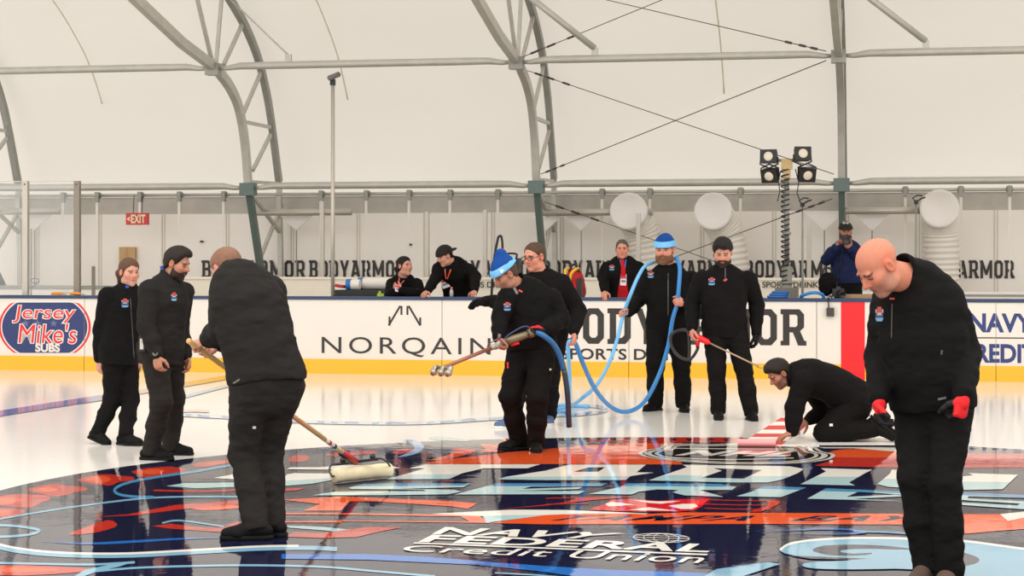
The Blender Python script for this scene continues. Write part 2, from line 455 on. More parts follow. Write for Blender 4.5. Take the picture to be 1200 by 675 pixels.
class Head:
    def __init__(s, c, face, s_=1.0, roll=0.0, wide=1.0, jaw=1.0):
        s.c = np.array(c, float); s.f = nrm(face)
        up = np.array([math.sin(roll), 0, math.cos(roll)]); s.r = nrm(np.cross(s.f, up)); s.u = np.cross(s.r, s.f)
        s.fr = np.stack([s.r, s.f, s.u]); s.s = s_; s.w = wide; s.j = jaw
    def p(s, x, y, z): return s.c+(s.r*x*s.w+s.f*y+s.u*z)*s.s
    def loc(s, P): return ((P-s.c)@s.fr.T)/s.s/np.array([s.w, 1, 1])
    def sdf(s, nb):
        k = s.s; w = s.w; e = lambda c, r: ell(s.p(*c), s.fr, (r[0]*k*w, r[1]*k, r[2]*k)); j = s.j
        fs = [e((0, -.012, .035), (.075, .096, .083)), e((0, .028, -.04), (.060*j, .064, .078)), e((0, .062, -.1), (.026*j, .024, .02)),
              e((.04, .05, -.02), (.03, .035, .034)), e((-.04, .05, -.02), (.03, .035, .034)),
              e((.045*j, .015, -.075), (.022, .04, .028)), e((-.045*j, .015, -.075), (.022, .04, .028))]
        a = uni(fs, .022*k)
        b = uni([cone(s.p(-.034, .079, .024), s.p(.034, .079, .024), .012*k, .012*k),
                 cone(s.p(0, .084, .015), s.p(0, .108, -.022), .008*k, .0125*k),
                 cone(s.p(-.011, .094, -.027), s.p(.011, .094, -.027), .008*k, .008*k)], .008*k)
        lips = uni([cone(s.p(-.020, .078, -.056), s.p(.020, .078, -.056), .0075*k, .0075*k), cone(s.p(-.016, .077, -.067), s.p(.016, .077, -.067), .0075*k, .0075*k)], .004*k)
        sock = [e((q*.031, .098, .006), (.019, .020, .013)) for q in (-1, 1)]
        eyes = [e((q*.031, .0725, .005), (.0125, .0125, .0115)) for q in (-1, 1)]
        ears = []
        for q in (-1, 1):
            ears.append(cut(e((q*.077, -.008, -.002), (.011, .021, .033)), e((q*.086, -.002, .0), (.008, .011, .019)), .004*k))
        neck = cone(s.p(0, -.022, -.05), nb, .056*k, .063*k)
        neck2 = cone(s.p(0, .0, -.075), np.array(nb)+s.f*.015, .05*k, .056*k)
        base = uni([a, neck, neck2], .02*k)
        def f(P):
            d = smin(base(P), b(P), .012*k)
            for q in sock: d = smax(d, -q(P), .012*k)
            d = smin(d, lips(P), .006*k)
            for q in eyes: d = np.minimum(d, q(P))
            for q in ears: d = smin(d, q(P), .006*k)
            return d
        f.box = (s.c-.17*k, s.c+.17*k)
        f.box = (np.minimum(f.box[0], np.array(nb)-.08), np.maximum(f.box[1], np.array(nb)+.08))
        return f
    def cranium(s, off):
        k = s.s; w = s.w
        return uni([ell(s.p(0, -.012, .035), s.fr, ((.075*w)*k+off, .096*k+off, .083*k+off)), ell(s.p(0, .02, .0), s.fr, (.064*k*w+off, .066*k+off, .07*k+off)),
                    ell(s.p(0, -.035, -.03), s.fr, (.06*k*w+off, .055*k+off, .06*k+off))], .03)
    def hair(s, th=.010, ys=(-.13, -.06, -.02, .03, .055, .075, .12), zs=(-.075, -.055, -.012, .012, .05, .08, .085), top=0.0, fringe=None):
        ys, zs = np.array(ys), np.array(zs); cr = s.cranium(0.0); hi = ell(s.p(0, .02, .075), s.fr, (.062*s.s*s.w, .08*s.s, (.045+top)*s.s)) if top else None
        def f(P):
            L = s.loc(P); d = cr(P); zb = np.interp(L[:, 1], ys, zs)+.006*np.sin(L[:, 0]*70)
            if hi is not None: d = smin(d, hi(P), .03)
            d = d-(th*s.s*(.22+.78*np.clip((L[:, 2]-zb)/.04, 0, 1))).astype(np.float32)
            g = (zb-L[:, 2])*s.s*.85
            d = smax(d, g.astype(np.float32), .005)
            earc = np.sqrt(((np.abs(L[:, 0])-.078)/.014)**2+((L[:, 1]+.006)/.024)**2+((L[:, 2]+.002)/.034)**2)-1
            d = smax(d, (-earc*.012).astype(np.float32), .006)
            return d+.005*noise3(P, (90, 90, 45))+.0025*noise3(P, 170)
        f.box = (s.c-.17*s.s, s.c+.17*s.s); return f
    def beard(s, th=.008, low=0.0, zc=-.03):
        k = s.s; j = s.j; w = s.w; e = lambda c, r: ell(s.p(*c), s.fr, (r[0]*k*w+th*k, r[1]*k+th*k, r[2]*k+th*k))
        a = uni([e((0, .028, -.042), (.060*j, .064, .078)), e((0, .062, -.102-low), (.026*j, .022, .02)), e((.045*j, .015, -.078), (.022, .04, .028)), e((-.045*j, .015, -.078), (.022, .04, .028)),
                 cone(s.p(-.022, .083, -.046), s.p(.022, .083, -.046), .010*k, .010*k)], .02*k)
        m = ell(s.p(0, .09, -.060), s.fr, (.022*k, .03*k, .0085*k)); n_ = ell(s.p(0, .1, -.012), s.fr, (.03*k, .05*k, .026*k))
        def f(P):
            L = s.loc(P); d = a(P)
            z = np.interp(np.abs(L[:, 0]), [0, .03, .048, .06, .08], [-.040, -.040, -.042, -.022, -.0]) + zc+.03
            d = smax(d, ((L[:, 2]-z)*k*.8).astype(np.float32), .008)
            d = smax(d, ((-.005-L[:, 1])*k).astype(np.float32), .008)
            d = smax(d, -m(P), .004); d = smax(d, -n_(P), .006)
            return d+.003*noise3(P, 90)
        f.box = (s.c-.17*k, s.c+.17*k); return f
SKIN = dict(fair=srgb(206, 150, 128)[:3], pink=srgb(214, 148, 124)[:3], tan=srgb(176, 122, 98)[:3], bald=srgb(200, 128, 102)[:3], olive=srgb(186, 132, 106)[:3])
def skin_cols(Hd, tone, hands, down, brow=(.03, .02, .015), stub=0.0, lip=None, stubcol=(.10, .07, .055)):
    base = np.array(SKIN[tone])
    def f(V):
        C = np.tile(base, (len(V), 1)); L = Hd.loc(V); x, y, z = np.abs(L[:, 0]), L[:, 1], L[:, 2]
        def blend(mask, col, a):
            a = (np.clip(mask, 0, 1)*a)[:, None]; C[:] = C*(1-a)+np.array(col)*a
        front = (y > .04) & (np.abs(z) < .15)
        g = lambda dx, dy: np.exp(-(dx*dx+dy*dy))
        blend(front*g((x-.045)/.025, (z+.025)/.025), base*np.array([1.06, .78, .72]), .6)
        blend(((y > .09) & (np.abs(z+.018) < .03))*g(x/.016, (z+.02)/.02), base*np.array([1.05, .74, .68]), .6)
        blend((np.abs(z) < .05)*((x > .07)*1.0), base*np.array([1.08, .72, .66]), .6)
        if stub:
            zz = np.interp(x, [0, .03, .05, .075], [-.036, -.036, -.03, -.0])
            st = np.clip((zz-z)/.012, 0, 1)*np.clip((y+.01)/.02, 0, 1)*np.clip((z+.135)/.02, 0, 1)
            blend(st, stubcol, stub)
        blend(front*np.clip(1-np.maximum(np.abs(x-.0)/.021, np.abs(z+.061)/.0085), 0, 1)*3, lip or base*np.array([.95, .5, .48]), .75)
        blend(((y > .06) & (np.abs(z+.0615) < .0035) & (x < .021))*1.0, base*.25, .8)
        blend(front*((np.abs(z-.0245-.004*np.cos(x*60)) < .006) & (x > .012) & (x < .05)), brow, .85)
        ed = ((x-.031)/.0145)**2+((z-.005)/.0075)**2
        blend(front*(y > .055)*(ed < 1.25), base*.4, .6)
        if down:
            blend(front*(y > .055)*(np.abs(z+.001) < .0035)*(np.abs(x-.031) < .016), (.02, .014, .01), .85)
        else:
            blend(front*(y > .055)*(ed < .6), (.36, .32, .29), .7)
            blend(front*(y > .055)*(((x-.031)/.006)**2+((z-.005)/.0065)**2 < 1), (.02, .015, .01), .95)
        for w, s_ in hands:
            d = np.sqrt(((V-w)**2).sum(1)); blend(np.clip(1-np.abs(d-.12*s_)/.09, 0, 1), base*np.array([1.05, .78, .72]), .45)
        return C
    return f
PEOPLE = []
def person(label, d, hip, neck, head, face, hipf, chf, armR, armL, legR, legL, s=1.0, hs=1.0, h=.0068, tone='fair', wide=1.0, belly=0.0,
           bend=(0, 0, 0), jac=.026, hem=.13, cloth='black_cloth', pants='black_trouser', group=None, shR=None, shL=None, roll=0.0, hw=1.0, jaw=1.0, brow=(.03, .02, .015), stub=0.0,
           collar=.06, coll_open=0.0, pant_w=1.0, feet=True, name='person', cuff=.02, wr=.007, stubcol=(.10, .07, .055)):
    """joints are (px, py, extra depth); facing vectors are plan (x, y)"""
    J = lambda q: at_depth(q[0], q[1], d+q[2])
    Hc, Nb = J(hip), J(neck); Hd = Head(J(head), face, hs, roll, hw, jaw)
    hf, cf = nrm([*hipf, 0]), nrm([*chf, 0])
    lat = lambda f: np.array([-f[1], f[0], 0.0])                      # towards the person's left
    hl, cl = lat(hf), lat(cf); spine = Nb-Hc; sp = nrm(spine); SL = np.linalg.norm(spine)
    scn = Nb-sp*.075*s
    cl3 = nrm(cl-sp*np.dot(cl, sp))
    shw = .178*s*(.5+.5*wide)
    sR = J(shR) if shR else scn-cl3*shw
    sL = J(shL) if shL else scn+cl3*shw
    if shR or shL: cl3 = nrm(sL-sR)
    mid = (Hc+Nb)/2+np.array(bend, float)
    B = lambda t: Hc*(1-t)**2+2*mid*t*(1-t)+Nb*t*t if t >= 0 else Hc+dn*(-t)*SL
    dn = nrm(nrm(Hc-mid)*.6+np.array([0, 0, -.4]))
    fw = lambda t: hl*(1-t)+cl3*t
    def torso(off, t0=-.1, t1=1.0, drop=0.0):
        W = wide
        tab = [(t0, .158, .122), (0, .168, .13), (.22, .158, .122), (.45, .157*(1+.25*belly), .118), (.7, .172, .124), (.86, .155, .10), (.95, .105, .078), (1.0, .07, .066)]
        st = []
        for t, a, b in tab:
            if t > t1: continue
            c = B(t); bl = belly*.085*math.exp(-((t-.3)/.3)**2)
            f_ = nrm(hf*(1-t)+cf*t); c = c+f_*bl*.8
            st.append((c, fw(max(0, t)), (a*W)*s+off, (b*(.6+.4*W)+bl)*s+off))
        return tubes(st)
    arms = []
    for side, sh, sp_ in (('R', sR, armR), ('L', sL, armL)):
        w = J(sp_['w']); e = J(sp_['e']) if 'e' in sp_ else ik(sh, w, .29*s, .255*s, sp_.get('pole', (0, 0, -1)))
        arms.append((side, sh, e, w, sp_))
    legs = []
    for side, sg, sp_ in (('R', -1, legR), ('L', 1, legL)):
        hj = Hc+hl*sg*.092*s*(.6+.4*wide)-np.array([0, 0, .02])
        a = J(sp_['a']); k = J(sp_['k']) if 'k' in sp_ else ik(hj, a, .43*s, .42*s, sp_.get('pole', tuple(hf)))
        legs.append((side, hj, k, a, sp_))
    # ---- body
    fs = [torso(0.0)]
    for side, sh, e, w, sp_ in arms:
        fs += [cone(Nb-sp*.045*s, sh, .05*s, .055*s), cone(sh, e, .056*s, .043*s), cone(e, e+(w-e)*.35, .043*s, .042*s), cone(e+(w-e)*.35, w, .042*s, .027*s)]
    for side, hj, k, a, sp_ in legs:
        fs += [cone(hj, k, .086*s, .056*s), cone(k, k+(a-k)*.35, .056*s, .055*s), cone(k+(a-k)*.35, a, .055*s, .038*s)]
        td = nrm(sp_['toe']); fu = nrm(np.array(sp_.get('up', (0, 0, 1)), float)); td = nrm(td-fu*np.dot(td, fu)); fs.append(cone(a-fu*.03, a+td*.1*s-fu*.045, .033*s, .026*s))
    main = uni(fs, .03); hd = Head.sdf(Hd, Nb-sp*.02)
    hands = []; hh = []; glv = []
    for side, sh, e, w, sp_ in arms:
        if sp_.get('hide'): continue
        X = nrm(sp_['dir']) if 'dir' in sp_ else nrm(w-e)
        pn = sp_.get('palm', tuple((cl if side == 'R' else -cl)*.95+cf*-.2)); hsz = 1.02*s*sp_.get('size', 1.0)
        hf_, fr = hand_sdf(w, X, pn, side, hsz, sp_.get('curl', .35), 0.0, sp_.get('thumb', .35))
        hh.append(hf_); hands.append((w, s))
        if sp_.get('glove'):
            gf, _ = hand_sdf(w, X, pn, side, hsz, sp_.get('curl', .35), .0035, sp_.get('thumb', .35))
            glv.append((uni([gf, cone(w-X*.008, w+X*.03, .037*s, .036*s)], .01), w, fr, sp_['glove']))
    hall = uni(hh, .001) if hh else None
    def bodyf(P):
        o = smin(main(P), hd(P), .015)
        if hall is not None: o = smin(o, hall(P), .006)
        return o
    bx = [main, hd]+([hall] if hall else [])
    bodyf.box = (np.min([b.box[0] for b in bx], 0), np.max([b.box[1] for b in bx], 0))
    base = np.array([Hc[0], Hc[1], min(l[3][2] for l in legs)-.085*s])
    body, _ = surf_obj(name, bodyf, h, mat_vcol('skin'), None, base, skin_cols(Hd, tone, hands, face[2] < -.15, brow, stub, None, stubcol))
    tag(body, label, 'person', group)
    # ---- jacket
    jf = [keep(torso(jac, -hem-.1, .97), Hc+dn*hem*SL, dn, .012)]
    for side, sh, e, w, sp_ in arms:
        sw = sp_.get('sleeve', 1.0)
        ce = w+nrm(e-w)*cuff*s
        up_ = nrm(sh-e)
        jf += [cone(Nb-sp*.05*s, sh-np.array([0, 0, .006]), .058*s+jac*.5, .062*s+jac*.5),
               cone(sh, e, (.06*s+jac)*sw, (.047*s+jac*.9)*sw), cone(e, e+(ce-e)*.55, (.047*s+jac*.9)*sw, (.042*s+jac*.75)*sw), cone(e+(ce-e)*.55, ce, (.042*s+jac*.75)*sw, (.036*s+jac*.5)*sw)]
    jk = uni(jf, .022)
    if collar:
        nd = nrm(Hd.p(0, -.02, -.06)-Nb); nd = nrm(nd*.75+sp*.25); ctop = Nb+nd*collar*s; cbot = Nb-sp*.04*s
        inner = cone(Nb-sp*.005+Hd.f*coll_open, ctop+nd*.07+Hd.f*(.012+coll_open), .056*s+coll_open, .074*s+coll_open)
        coll = keep(cut(cone(cbot, ctop+nd*.02, .094*s, .084*s), inner, .004), ctop+nd*.002, nd+Hd.f*.25, .006)
        jk = uni([jk, coll], .010); jk = cut(jk, inner, .006)
    amp = wr
    jk = wrinkle(jk, amp*1.15, (7, 7, 11))
    jk = wrinkle(jk, amp*.75, (13, 13, 27))
    mats = mat_cloth(cloth)
    jo, bvh = surf_obj('jacket', jk, h, mats, body, None, None, .03, True)
    # ---- trousers
    pw = pant_w; po = .016
    tf = [tubes([(Hc+np.array([0, 0, -.10])*s, hl, .155*s*wide, .12*s*(.6+.4*wide)+belly*.03), (Hc, hl, .165*s*wide+po*.6, .128*s*(.6+.4*wide)+po*.6+belly*.05), (B(.2), fw(.2), .15*s*wide+po*.5, .118*s*(.6+.4*wide)+belly*.05)])]
    for side, hj, k, a, sp_ in legs:
        ae = a+nrm(k-a)*.0-np.array([0, 0, .0])
        tf += [cone(hj, k, (.092*s+po)*(.5+.5*wide)*pw, (.062*s+po)*pw), cone(k, k+(a-k)*.5, (.062*s+po)*pw, (.056*s+po)*pw), cone(k+(a-k)*.5, ae, (.056*s+po)*pw, (.05*s+po)*pw)]
    tr = uni(tf, .035); tr = wrinkle(tr, .009, (8, 8, 13)); tr = wrinkle(tr, .006, (15, 15, 30))
    for side, hj, k, a, sp_ in legs:
        q = a+nrm(a-k)*sp_.get('hemcut', .035)*s; n_ = nrm(a-k)
        rad = cone(k+(a-k)*.55, a+nrm(a-k)*.2, .13, .13)
        tr = (lambda g, q32, n32, rad: (lambda P: np.where(rad(P) < 0, smax(g(P), (P-q32)@n32, .008), g(P))))(tr, A32(q), A32(n_), rad)
    tr.box = (np.min([b.box[0] for b in tf], 0), np.max([b.box[1] for b in tf], 0))
    to, tb = surf_obj('trousers', tr, h, mat_cloth(pants), body, None, None, .03, True)
    # ---- shoes
    if feet:
        for side, hj, k, a, sp_ in legs:
            td = nrm(sp_['toe']); up = nrm(np.array(sp_.get('up', (0, 0, 1)))); td = nrm(td-up*np.dot(td, up)); sd = np.cross(td, up)
            g = a-up*.085*s
            up32, g32 = A32(up), A32(g)
            z = lambda q, hgt: g+td*q*s+up*hgt*s
            fsh = uni([cone(z(-.055, .05), z(.06, .055), .042*s, .042*s), cone(z(.06, .05), z(.165, .034), .045*s, .036*s), cone(z(-.02, .06), a+up*.01, .045*s, .048*s), cone(z(.1, .03)+sd*.012, z(.1, .03)-sd*.012, .04*s, .04*s)], .02)
            sh_, _ = surf_obj('shoe', keep(fsh, g+up*.018*s, -up, .003), min(h, .006), mat_cloth(sp_.get('shoe', 'shoe_black')), body)
            so = uni([cone(z(-.055, .01), z(.06, .01), .047*s, .046*s), cone(z(.06, .01), z(.168, .012), .048*s, .039*s)], .02)
            so = keep(keep(so, g, -up, .003), g+up*.026*s, up, .003)
            surf_obj('sole', so, min(h, .006), mat_cloth(sp_.get('sole', 'sole_dark')), sh_)
    for gf, w, fr, kind in glv:
        fr32, w32 = A32(fr), A32(w)
        def gcol(V, w=w, fr=fr, kind=kind):
            L = (V-w)@fr.T; C = np.tile(np.array(srgb(20, 18, 20)[:3]), (len(V), 1))
            if kind == 'back': red = (L[:, 2] < .004) & (L[:, 0] < .105)
            else: red = (np.abs(L[:, 1]+.002*np.sin(L[:, 0]*90)) > .012) & (L[:, 0] < .07)
            C[red] = np.array(srgb(226, 28, 34)[:3]); return C
        lab(surf_obj('glove', gf, min(h, .0055), mat_vcol('glove', .6, .3), body, None, gcol)[0], 'red and black work glove')
    info = dict(o=body, head=Hd, jb=bvh, tb=tb, jacket=jo, trousers=to, Nb=Nb, Hc=Hc, sR=sR, sL=sL, arms=arms, legs=legs, h=h, d=d, cl=cl3, sp=sp)
    PEOPLE.append(info); return info
def mat_cloth(n):
    tab = dict(black_cloth=((.0062, .0056, .0056), .85), black_trouser=((.0068, .0060, .0058), .85), glare_cloth=((.017, .015, .0138), .85), glare_trouser=((.022, .019, .017), .85), navy_cloth=((.012, .018, .06), .8),  # lighter pair: black cloth with glare of the glass put into the colour
               shoe_black=((.007, .0066, .0066), .6), shoe_brown=((.10, .065, .05), .7), sole_dark=((.009, .0085, .0085), .6), sole_white=((.7, .68, .62), .6), shoe_blue=((.10, .14, .26), .7), shoe_grey=((.045, .042, .04), .6),
               hair_black=((.010, .008, .007), .6), hair_dark=((.016, .011, .008), .6), hair_deep=((.032, .020, .014), .65), hair_brown=((.075, .042, .026), .6), hair_auburn=((.10, .05, .03), .6), hair_ginger=((.19, .085, .045), .65), hair_grey=((.10, .085, .075), .7),
               hair_tawny=((.21, .105, .065), .65), beanie_royal=((.012, .062, .26), .9), beanie_sky=((.17, .46, .78), .9), red_shirt=((.45, .012, .016), .8), red_glove=((.7, .02, .02), .6), skin_red=((.5, .2, .15), .6))
    c, r = tab[n]; kn = n.startswith('beanie')
    return mat(n, (*c, 1), r, 0, .25 if kn else (.35 if n.startswith('hair') else .12), 220 if kn else (160 if n.startswith('hair') else 90), .25, 9, .25 if n.startswith(('hair', 'zzz')) else .10)
def add_hair(I, mt, **k):
    return surf_obj('hair', I['head'].hair(**k), min(I['h'], .006), mat_cloth(mt), I['o'])[0]
def add_beard(I, mt, **k):
    return surf_obj('beard', I['head'].beard(**k), min(I['h'], .0055), mat_cloth(mt), I['o'])[0]
def add_beanie(I, point=0.0, tilt=0.0, pom=False):
    H = I['head']; k = H.s
    dome = uni([H.cranium(.018*k), ell(H.p(0, -.02, .07), H.fr, (.08*k*H.w, .095*k, .085*k)), cone(H.p(0, -.025, .09), H.p(0, -.03-max(point, 0)*.6, .13+point), .072*k, (.045 if point > 0 else .05)*k)], .03)
    n = nrm(H.u-H.f*(-.12)); pl = H.p(0, 0, .058)
    dome = keep(dome, pl, -n, .004); dome = wrinkle(dome, .004, (25, 25, 25))
    o, _ = surf_obj('beanie', dome, .006, mat_cloth('beanie_royal'), I['o'])
    c = uni([H.cranium(.027*k), ell(H.p(0, -.02, .05), H.fr, (.083*k*H.w, .1*k, .08*k))], .02)
    c = keep(keep(c, H.p(0, 0, .096), n, .012), H.p(0, 0, .042), -n, .012)
    co, cb = surf_obj('cuff', c, .006, mat_cloth('beanie_sky'), o, None, None, .03, True)
    lab(co, 'light blue turned-up cuff of the beanie')
    return o, co, cb
def project(bvh, pts, lift=.004):
    """drop points given in the photo onto the cloth in front of the camera"""
    out = []; last = None
    for px, py in pts:
        d = nrm(ray(px, py)); hit = bvh.ray_cast(Vector(CAM), Vector(d))
        if hit[0] is None:
            out.append(None); continue
        out.append(np.array(hit[0])-d*lift)
    good = [i for i, q in enumerate(out) if q is not None]
    if not good: return None
    for i, q in enumerate(out):
        if q is None:
            j = min(good, key=lambda g: abs(g-i)); dj = np.linalg.norm(out[j]-CAM)
            out[i] = CAM+nrm(ray(*pts[i]))*dj
    return out
def patch(I, name, px, py, w, hgt, cells, mats, bvh=None, parent=None, n=8, label=None, rot=0.0):
    """small sewn-on emblem; cells(x, y) in -1..1 gives a material index or None"""
    bvh = bvh or I['jb']; nx, ny = n, max(2, int(n*hgt/w+.5))
    ca, sa = math.cos(rot), math.sin(rot)
    g = [(px+ca*(i/nx-.5)*w-sa*(j/ny-.5)*hgt, py+sa*(i/nx-.5)*w+ca*(j/ny-.5)*hgt) for j in range(ny+1) for i in range(nx+1)]
    P = project(bvh, g)
    if P is None: return None
    dm = np.median([np.linalg.norm(p-CAM) for p in P])
    P = [p if abs(np.linalg.norm(p-CAM)-dm) < .06 else CAM+nrm(p-CAM)*dm for p in P]
    fs = []; mi = []
    for j in range(ny):
        for i in range(nx):
            m = cells((i+.5)/nx*2-1, (j+.5)/ny*2-1)
            if m is None: continue
            a = j*(nx+1)+i; fs.append((a, a+nx+1, a+nx+2, a+1)); mi.append(m)
    o = link(name, P, fs, mats, parent or I['o'], False)
    o.data.polygons.foreach_set('material_index', mi)
    if label: lab(o, label)
    return o
# ================================================================== the setting
W_ = lambda n, c, **k: mat(n, srgb(*c), **k)
M_ICE = mat_ice('white_ice', srgb(240, 235, 228), .12, .10, .03, .28)
M_FAB = mat_fabric('tent_fabric', (.84, .80, .74, 1), .5, .04)
M_WALLP = mat('wall_panel', srgb(243, 238, 231), .55, 0, .05, 5, .03, .7)
M_WHITE = mat('white_paint', srgb(229, 223, 215), .35, 0, 0, 1, .015, 3)
M_CREAM = mat('cream_panel', srgb(246, 238, 222), .5, 0, 0, 1, .02, 2)
M_YEL = mat('kick_yellow', srgb(238, 184, 44), .35, 0, 0, 1, .04, 3)
M_NAVY = mat('rail_navy', srgb(38, 58, 96), .4, 0, 0, 1, .1, 5)
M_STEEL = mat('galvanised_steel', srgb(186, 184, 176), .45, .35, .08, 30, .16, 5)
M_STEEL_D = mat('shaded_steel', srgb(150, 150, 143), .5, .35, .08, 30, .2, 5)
M_TEAL = mat('green_painted_steel', srgb(96, 112, 108), .45, .3, 0, 1, .15, 6)
M_BLACK = mat('black_plastic', srgb(22, 21, 22), .45, 0, .05, 60)
M_INK = mat('print_black', srgb(46, 40, 38), .5)
M_RED = mat('red_paint', srgb(232, 22, 32), .4)
M_REDP = mat('logo_red', srgb(226, 36, 48), .4)
M_BLUEP = mat('logo_blue', srgb(36, 52, 108), .4)
M_GREYT = mat('grey_strip', srgb(186, 182, 174), .6, 0, 0, 1, .22, 3.5)
M_GLASS = mat_glass('clear_shield')
M_ALU = mat('aluminium_post', srgb(190, 184, 174), .4, .4, 0, 1, .06, 6)
M_ALU_D = mat('grey_post', srgb(140, 132, 122), .5, .3, 0, 1, .1, 6)
M_WIRE = mat('wire_rope', srgb(70, 64, 60), .5, .4)
M_DUCT = mat('duct_white', srgb(228, 222, 212), .55, 0, .05, 10, .03, 4)
M_DUCTE = mat('duct_mouth', srgb(230, 225, 220), .5)
# ice sheet
mb = MB(); u0, u1, v0, v1 = -17, 15, -27.5, 0.0
mb.add([R(u0,v0,0),R(u1,v0,0),R(u1,v1,0),R(u0,v1,0),R(u0,v0,-.1),R(u1,v0,-.1),R(u1,v1,-.1),R(u0,v1,-.1)], [(0,1,2,3),(7,6,5,4),(0,4,5,1),(1,5,6,2),(2,6,7,3),(3,7,4,0)])
struct(mb.build('floor', M_ICE))
# bench platform behind the boards
mb = MB(); mb.box(-17, 15, .16, 7.4, -.1, .12); struct(mb.build('trim_2', mat('platform_wood', srgb(150, 140, 128), .7, 0, .1, 12, .15, 3)))
# tent membrane: wall and curved roof as one skin
SKIN_PROF = [(7.45, -.1), (7.4, 1.0), (7.32, 2.0), (7.14, 3.0), (6.8, 3.75), (6.35, 4.4), (5.75, 5.08), (5.0, 5.6), (4.3, 5.97), (3.4, 6.3), (2.4, 6.58), (.6, 7.0), (-2, 7.6), (-6, 8.5), (-9, 9.15)]
prof = [(p[0], p[1]) for p in spline([(a, b, 0) for a, b in SKIN_PROF], 4)]
us = np.linspace(-22, 19, 83); vs = []; fs = []
for u in us:
    for i, (v, z) in enumerate(prof):
        w = .03*math.sin(u*1.27)*math.sin(i*.5)      # slack between the arches
        vs.append(R(u, v+w, z+w*.6))
n = len(prof)
for a in range(len(us)-1):
    for b in range(n-1): fs.append((a*n+b, a*n+b+1, (a+1)*n+b+1, (a+1)*n+b))
struct(link('wall_back', vs, fs, M_FAB, None, True))
# fabric seams half way between the arches
k = 1
for px, py in ((95, 75), (390, 75), (843, 66)):
    su = to_uvz(on_v(px, py, 5.4))[0]
    mb = MB(); mb.tube([R(su, v-.045, z-.02) for v, z in prof[20:]], .012, 6); k += 1
    struct(mb.build('trim_%d' % (k+6), mat_fabric('seam', (.84, .81, .70, 1), .5, .02), smooth=True))
# white sheet wall lining with panel joints
mb = MB(); mb.box(-22, 19, 6.99, 7.05, .12, 2.42)
uu = -21.0
while uu < 19:
    mb.box(uu, uu+.018, 6.978, 6.99, .12, 2.42, 1); mb.box(uu+.05, uu+.065, 6.982, 6.99, .12, 2.42, 1); uu += 1.22
mb.box(-22, 19, 6.93, 6.99, .12, .22, 1)
struct(mb.build('wall_lining', [M_WALLP, mat('panel_joint', srgb(206, 199, 188), .6)]))
bpy.data.objects['wall_lining'].name = 'wall_rear'
# grey light strip above the lining, low cream side board in front of it
mb = MB(); mb.box(-22, 19, 7.0, 7.05, 2.42, 2.74); mb.box(-22, 19, 6.96, 7.05, 2.72, 2.75, 1)
struct(mb.build('trim_1', [M_GREYT, M_WALLP]))
ua = uz(208, 335, 4.6)[0]; ub = uz(968, 335, 4.6)[0]
mb = MB(); mb.box(ua, ub, 4.6, 4.75, .12, 1.27); mb.box(ua, ub, 4.57, 4.78, 1.27, 1.31)
struct(mb.build('trim_3', M_CREAM))
mb = MB(); mb.box(uz(1010, 340, 4.6)[0], 15, 4.6, 4.7, .12, 1.10); mb.box(uz(1010, 340, 4.6)[0], 15, 4.58, 4.7, 1.03, 1.06, 1)
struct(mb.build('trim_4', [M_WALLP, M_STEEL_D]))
mb = MB(); mb.box(-17, ua-.05, 4.4, 4.5, .12, 1.16); mb.box(-17, ua-.05, 4.38, 4.42, 1.10, 1.16, 1)
struct(mb.build('trim_5', [M_WALLP, M_STEEL_D]))
# ------------------------------------------------------------------ arch trusses
TU = [-15.12, -10.15, -5.2, -.27, 4.7]
pv = lambda px, py: to_uvz(on_u(px, py, TU[1]))[1:]
INNER = [pv(*q) for q in ((305, 312), (291, 218), (287, 167), (280, 127), (270, 103), (257, 85), (250, 78), (213, 50), (160, 0))]
INNER = [(a, b) for a, b in INNER]
OUTER = [pv(*q) for q in ((331, 318), (327, 213), (318, 143), (312, 107), (302, 67), (287, 30), (270, 0))]
dv = np.array(INNER[-1])-np.array(INNER[-2]); dv /= np.linalg.norm(dv)
INNER += [tuple(np.array(INNER[-1])+dv*q) for q in (2, 4.5, 7.5)]
OUTER += [(3.3, 6.2), (2.3, 6.47), (.5, 6.9), (-2, 7.5), (-6, 8.4)]
floor_leg = [(6.25, .12)]
def chord(pts, u, mb, w, hh, mi=0):
    P = [R(u, v, z) for v, z in pts]
    # square section swept along the chord
    N = len(P); vs = []
    for i, p in enumerate(P):
        t = nrm(P[min(i+1, N-1)]-P[max(0, i-1)]); b = np.cross(t, UH)
        vs += [p-UH*w/2-b*hh/2, p+UH*w/2-b*hh/2, p+UH*w/2+b*hh/2, p-UH*w/2+b*hh/2]
    fs = []
    for i in range(N-1):
        for k in range(4): fs.append((i*4+k, i*4+(k+1) % 4, (i+1)*4+(k+1) % 4, (i+1)*4+k))
    fs += [(3, 2, 1, 0), tuple((N-1)*4+k for k in range(4))]
    mb.add(vs, fs, mi)
S2 = lambda pts, n=5: [(q[0], q[1]) for q in spline([(a, b, 0) for a, b in pts], n)]
TL = ['galvanised arch truss at the far left edge of the picture', 'galvanised arch truss rising above the man pushing the roller', 'galvanised arch truss behind the man wearing glasses',
      'galvanised arch truss behind the photographer, seen edge-on', 'galvanised arch truss past the right edge of the picture']
